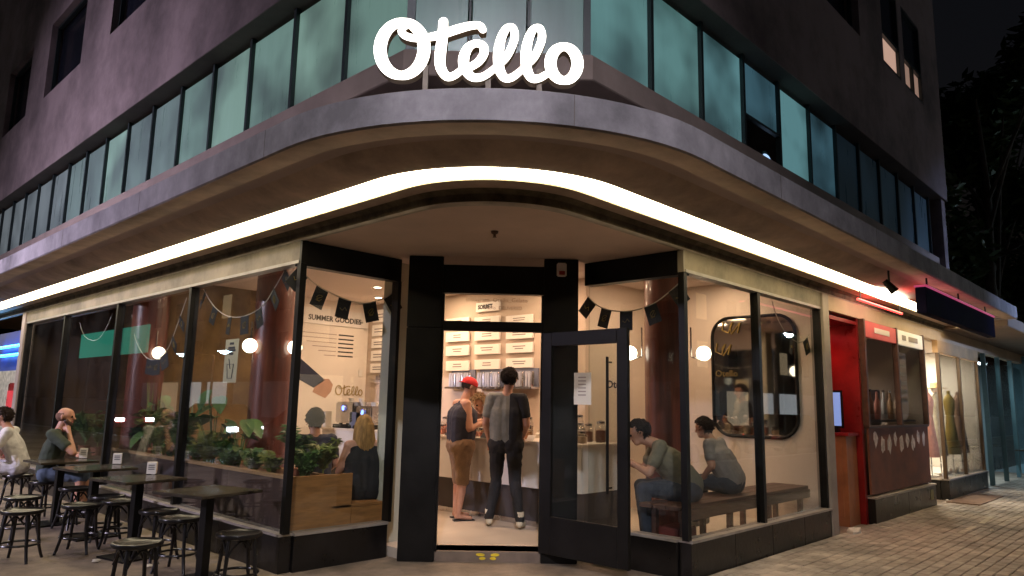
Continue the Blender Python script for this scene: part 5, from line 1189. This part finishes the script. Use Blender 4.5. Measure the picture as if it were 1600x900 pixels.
# far teal shop
MB().box((14.7, 1.2, 0), (20.4, 1.3, GT)).build('neighbour_wall', mat('teal_wall', (.2, .26, .28), .7, 1, .2), bld)
for i in range(3): pane((15.4+i*1.5, .02), (16.85+i*1.5, .02), .3, 2.7); MB().box((15.35+i*1.5-.03, -.03, 0), (15.35+i*1.5+.03, .06, GT+.02)).build('window_post', mat('teal_post', (.06, .12, .14), .5, 3, .2), bld)
MB().box((19.9, -.25, 0), (20.3, .2, HT)).build('facade_pier', mat('teal_pier', (.14, .26, .32), .7, 2, .2), bld)
t = thing('teal_shop_tube', 'cool white tube lamp in the far teal shop', 'lamp', (16.5, .6, 2.75)); MB().box((15.6, .55, 2.76), (18.6, .65, 2.8)).build('tube', emat('cool_tube', (.75, .92, 1), 5), t); arealight('lamp_light', (17, .6, 2.72), .8, 80, (.7, .9, 1), t)
t = thing('framed_picture', 'dark framed picture on the far teal shop wall', 'picture', (16.6, 1.19, 1.3)); MB().box((16.0, 1.16, 1.3), (17.2, 1.199, 2.2)).build('frame', WOOD, t); MB().box((16.08, 1.15, 1.38), (17.12, 1.159, 2.12)).build('print', mat('dark_print', (.06, .08, .07), .5, 5, .8), t)
for i, (x, y) in enumerate([(15.9, -.7), (16.9, -.55), (17.8, -.75), (18.8, -.5)]): dup(stl, (x, y, 0), i*.6, 'dark stool outside the far teal shop', 'dark stools outside the far teal shop')
for i, x in enumerate((16.4, 18.2)): dup(tb, (x, -.6, 0), .1, ['dark table outside the far teal shop next to the dress shop', 'dark table outside the far teal shop by its teal pier'][i], 'dark tables outside the far teal shop')
MB().box((20.0, .2, 0), (20.06, 1.2, GT)).build('neighbour_wall', MATS['teal_wall'], bld)
# hanging sign, flood lights
t = thing('hanging_sign', 'long dark blue sign box with pink neon top edge under the canopy', 'sign', (8.2, -1.1, 2.72)); MB().box((6.3, -1.16, 2.74), (10.2, -1.04, 3.06)).build('box', mat('sign_navy', (.012, .01, .04), .85, 2, .4, spec=.1), t, bevel=.006)
MB().box((6.3, -1.17, 3.062), (10.2, -1.03, 3.085)).build('neon_edge', emat('pink_neon', (.9, .1, .3), .35), t)
for x in (6.6, 8.2, 9.9): b = MB(); b.tube([(x, -1.1, 3.08), (x, -1.1, 3.22)], .012, 6); b.build('hanger', BLACK, t)
q = ony(1400, 445, -.85)
t = thing('spot_lamp', 'small dark spotlight clamped under the canopy above the red recess', 'spotlight', (5.95, -.85, 3.2)); b = MB(); b.tube([(5.95, -.85, 3.24), (5.95, -.85, 3.1)], .012, 6); b.build('bracket', BLACK, t); b = MB(); b.tube([(5.95, -.8, 3.12), (6.0, -.9, 2.98)], [.035, .055], 12); b.build('head', BLACK, t)
t = thing('strip_floodlight', 'bright white lamp housing on the canopy strip beside the hanging sign', 'floodlight', (7.4, -.45, 3.12)); b = MB(); b.ell((7.4, -.42, 3.15), (.75, .14, .07), 20, 8); b.build('diffuser', emat('flood_white', (1, .93, .78), 7), t, smooth='all')
# left neighbour: blue neon kiosk
MB().box((.3, 12.5, 0), (.4, 16, GT)).build('neighbour_wall', mat('kiosk_blue', (.03, .06, .3), .5, 2, .3), bld)
t = thing('drinks_fridge', 'red drinks fridge under blue neon beyond the dark room window', 'fridge', (.2, 12.9, 0)); MB().box((.05, 12.6, 0), (.29, 13.3, 1.75)).build('body', RED, t, bevel=.02); MB().box((.03, 12.68, .4), (.049, 13.22, 1.6)).build('door', mat('fridge_front', (.5, .03, .04), .3, 3, .2, emit=(1, .1, .12), es=.35), t)
MB().box((.2, 13.5, .8), (.29, 15.5, 2.0)).build('kiosk_display', mat('kiosk_goods', (.35, .33, .28), .6, 9, .7, emit=(.8, .8, .7), es=.12), bld)
t = thing('blue_neon_bars', 'two blue neon bars on the kiosk beyond the dark room', 'neon sign', (.2, 13.4, 2.3))
for z in (2.32, 2.5): b = MB(); b.tube([(.2, 12.6, z), (.2, 15.4, z)], .03, 8); b.build('neon_tube', emat('blue_neon', (.05, .45, 1), 6), t)
arealight('lamp_light', (.1, 14, 2.4), .6, 14, (.2, .5, 1), t, rot=(0, R(90), 0))
plinth((.045, 16), (.045, 12.5), 2)
# ================================================================== TREES
def tree(x, y, h, r, label, nleaf=5200, seed=1):
    nleaf = int(nleaf*1.9)
    rd = random.Random(seed); t = thing('street_tree', label, 'tree', (x, y, -.13), group='street trees beyond the shops'); b = MB()
    b.tube([(x, y, -.13), (x+.05, y, h*.2), (x-.08, y+.1, h*.4), (x+.1, y, h*.62), (x, y+.1, h*.85)], [.22, .18, .15, .1, .04], 10); tr = b.build('trunk', mat('bark', (.07, .05, .035), .9, 6, .4, .5), t, smooth=True)
    cl = []
    for i in range(16):
        a = rd.uniform(0, 2*pi); z = h*rd.uniform(.38, .95); rr = r*rd.uniform(.35, .95)*(1-.5*max(0, z/h-.6)); e = V((x+rr*cos(a), y+rr*sin(a), z)); s0 = V((x, y, h*rd.uniform(.28, .6)))
        lb = MB(); lb.tube(cat_rom([s0, s0.lerp(e, .5)+V((0, 0, .3)), e], 3), [.07, .06, .05, .04, .03, .025, .015], 6); lb.build('limb', MATS['bark'], t); cl.append((e, r*rd.uniform(.22, .4)))
    b = MB()
    for i in range(nleaf):
        c, cr = rd.choice(cl); d = V((rd.gauss(0, 1), rd.gauss(0, 1), rd.gauss(0, .75))); d = d/d.length*cr*rd.uniform(.3, 1.05); p = c+d; u = V((rd.uniform(-1, 1), rd.uniform(-1, 1), rd.uniform(-.6, .6))).normalized(); w_ = u.cross(V((rd.uniform(-1, 1), rd.uniform(-1, 1), 1))).normalized(); L = rd.uniform(.13, .28)
        b.add([p-u*L, p+w_*L*.4, p+u*L, p-w_*L*.4], [(0, 1, 2, 3)])
    b.build('crown', leafmat('tree_leaf', (.05, .08, .025)), t)
tree(22.6, .9, 13.5, 3.6, 'dark leafy street tree rising beyond the end of the shop row', 9500, 3); tree(33, 2.2, 17, 4.5, 'taller dark street tree farther down the street', 8000, 5); tree(30, -3.0, 12, 3.4, 'round dark street tree nearer the kerb', 6000, 9)
# ================================================================== STREET LAMPS, CARS, FAR SIDE OF THE STREET
POLE = mat('pole_grey', (.12, .12, .13), .5, 4, .2, 0, .5)
def street_lamp(x, y, aim, power, col, label, h=7.5, es=25, spread=2.2):
    t = thing('street_lamp', label, 'street lamp', (x, y, -.13), group='street lamps'); b = MB(); b.tube([(x, y, -.13), (x, y, .6), (x, y, h)], [.1, .08, .05], 10); b.build('post', POLE, t, smooth=True)
    d = V((aim[0]-x, aim[1]-y, 0)).normalized(); e = V((x, y, h))+d*1.2; b = MB(); b.tube([(x, y, h), e+V((0, 0, .1))], .04, 8); b.build('arm', POLE, t)
    b = MB(); b.beam(e, e+d*.7, .26, .1); hd = b.build('head', POLE, t, bevel=.02); b = MB(); b.beam(e+d*.05-V((0, 0, .056)), e+d*.65-V((0, 0, .056)), .2, .01); b.build('led_panel', emat('led_%d' % int(es), col, es), hd)
    b = MB(); b.ell(e+d*.35-V((0, 0, .09)), (.2, .2, .09), 14, 8); b.build('lens', emat('led_%d' % int(es), col, es), hd, smooth='all')
    if power:
        dr = V(aim)-(e+d*.35); rot = dr.to_track_quat('-Z', 'Y').to_euler(); arealight('lamp_light', e+d*.35-V((0, 0, .2)), .5, power, col, t, rot=rot, spread=spread)
street_lamp(-17, 9, (-1, 9, 2.6), 470, (.86, .76, 1), 'street lamp across the road facing the left shop front', 6.2, spread=R(58))
street_lamp(15, -18, (13, 0, 3.2), 60, (.42, .58, 1), 'street lamp across the side street facing the dress shop', 6.0, spread=R(26))
street_lamp(-12, -11.5, (-.5, -.5, 3.2), 72, (.95, .9, 1), 'tall added unseen lamp behind the crossing facing the shop corner', 11, spread=R(30))  # unseen lamp, added and set high to brighten the canopy edge
street_lamp(-13, 29, (-9, 29, 0), 0, (.6, .85, 1), 'street lamp farther up the main road', 3.7, 50); street_lamp(-13, 33.5, (-9, 33.5, 0), 0, (.6, .85, 1), 'farthest street lamp up the main road', 3.7, 50); street_lamp(33, -12.5, (24, 0, 7), 130, (.6, .85, 1), 'street lamp farther down the side street', 5.5, 50)
def car(x, y, rz, paint, label, lit):
    t = thing('parked_car', label, 'car', (x, y, -.13), rz, 'cars parked across the street', local=True)
    sec = [(-2.1, .35, .72, .8), (-1.95, .3, .92, .86), (-1.2, .28, 1.0, .88), (0, .28, 1.0, .88), (1.1, .28, .98, .88), (1.9, .3, .82, .84), (2.1, .36, .66, .76)]
    b = MB(); n = 8
    for xx, z0, z1, w_ in sec:
        b.v += [(xx, -w_, z0+.1), (xx, -w_*.97, z0), (xx, w_*.97, z0), (xx, w_, z0+.1), (xx, w_, z1-.14), (xx, w_*.9, z1), (xx, -w_*.9, z1), (xx, -w_, z1-.14)]
    for i in range(len(sec)-1):
        for k in range(n): b.f.append((i*n+k, i*n+(k+1) % n, (i+1)*n+(k+1) % n, (i+1)*n+k)); b.mi.append(0)
    b.f += [tuple(range(n)), tuple(range(6*n, 7*n))]; b.mi += [0, 0]; b.build('body', paint, t, smooth=True)
    b = MB(); top = [(-1.75, .98, .76), (-1.0, 1.42, .62), (.35, 1.45, .62), (1.05, .98, .76)]
    for xx, z, w_ in top: b.v += [(xx, -w_, z), (xx, w_, z)]
    b.v += [(-1.75, -.76, .95), (-1.75, .76, .95), (1.05, -.76, .95), (1.05, .76, .95)]
    b.f = [(0, 1, 3, 2), (2, 3, 5, 4), (4, 5, 7, 6), (0, 2, 4, 6, 10, 8), (1, 9, 11, 7, 5, 3)]; b.mi = [0]*5; b.build('cabin_glass', DARKGL, t)
    b = MB(); b.box((-1.02, -.6, 1.425), (.37, .6, 1.465)); b.build('roof', paint, t, bevel=.02)
    for xx in (-1.3, 1.3):
        for yy in (-.8, .8):
            b = MB(); b.tube([(xx, yy-.1, .31), (xx, yy+.1, .31)], .31, 20); wl = b.build('tyre', BLK, t); b = MB(); b.tube([(xx, yy-.105, .31), (xx, yy+.105, .31)], .19, 14); b.build('rim', STEEL, wl)
    for yy in (-.6, .6):
        b = MB(); b.box((2.02, yy-.16, .6), (2.12, yy+.16, .74)); b.build('headlight', emat('headlight', (.85, .95, 1), 45) if lit else STEEL, t); b = MB(); b.box((-2.11, yy-.16, .7), (-2.02, yy+.16, .85)); b.build('tail_light', emat('tail', (1, .05, .04), 5) if lit else RED, t)
CP = [mat('paint_%d' % i, c, .25, coat=.6) for i, c in enumerate([(.3, .3, .32), (.03, .035, .05), (.35, .04, .04), (.6, .6, .6)])]
for i, (x, y, rz, lit, lb) in enumerate([(-8.1, 21.5, -pi/2, 1, 'silver car with lit headlights on the main road'), (-8.1, 15, -pi/2, 0, 'dark car parked on the main road'), (-8.2, 32, -pi/2, 1, 'red car with lit lamps up the main road'), (17, -8.2, pi, 1, 'white car with lit headlights in the side street'), (24, -8.2, pi, 0, 'dark car parked in the side street')]): car(x, y, rz, CP[[0, 1, 2, 3, 1][i]], lb, lit)
def opposite(x0, y0, x1, y1, h, label, seed, col):
    rd = random.Random(seed); t = thing('opposite_building', label, 'building', ((x0+x1)/2, (y0+y1)/2, -.13)); MB().box((x0, y0, -.13), (x1, y1, h)).build('wall', mat('opp_%d' % seed, col, .9, .5, .2), t)
    alongy = (y1-y0) > (x1-x0); L = (y1-y0) if alongy else (x1-x0)
    def face(u0, u1, z0, z1, m, nm):
        if alongy: MB().box((x1+.005, y0+u0, z0), (x1+.06, y0+u1, z1)).build(nm, m, t)
        else: MB().box((x0+u0, y1+.005, z0), (x0+u1, y1+.06, z1)).build(nm, m, t)
    for k in range(int(L/4)):
        c = rd.choice([((1, .8, .55), .8), ((.9, .95, 1), .8), ((1, .7, .45), .5), ((.3, .35, .4), .1)]); face(k*4+.5, k*4+3.4, .4, 2.6, emat('shopwin_%s' % str(c), c[0], c[1]), 'shop_window')
        for fl in range(3):
            face(k*4+.8, k*4+2.0, 4+fl*3, 5.6+fl*3, emat('win_warm', (1, .75, .45), .5) if rd.random() < .2 else DARKGL, 'window')
opposite(-26, 8, -19, 60, 13, 'dim building with lit shop windows across the main road', 3, (.2, .18, .16)); opposite(8, -26, 60, -19, 13, 'dim building with lit shop windows across the side street', 8, (.18, .17, .17))
t = thing('green_awning', 'green lit fabric sign across the main road', 'awning', (-12, 44, 3)); MB().box((-12.1, 40, 4.0), (-12, 52, 5.6)).build('panel', emat('green_sign', (.05, .55, .38), .7), t); b = MB(); b.tube([(-12.05, 42, -.13), (-12.05, 42, 4)], .06, 8); b.tube([(-12.05, 50, -.13), (-12.05, 50, 4)], .06, 8); b.build('posts', POLE, t)
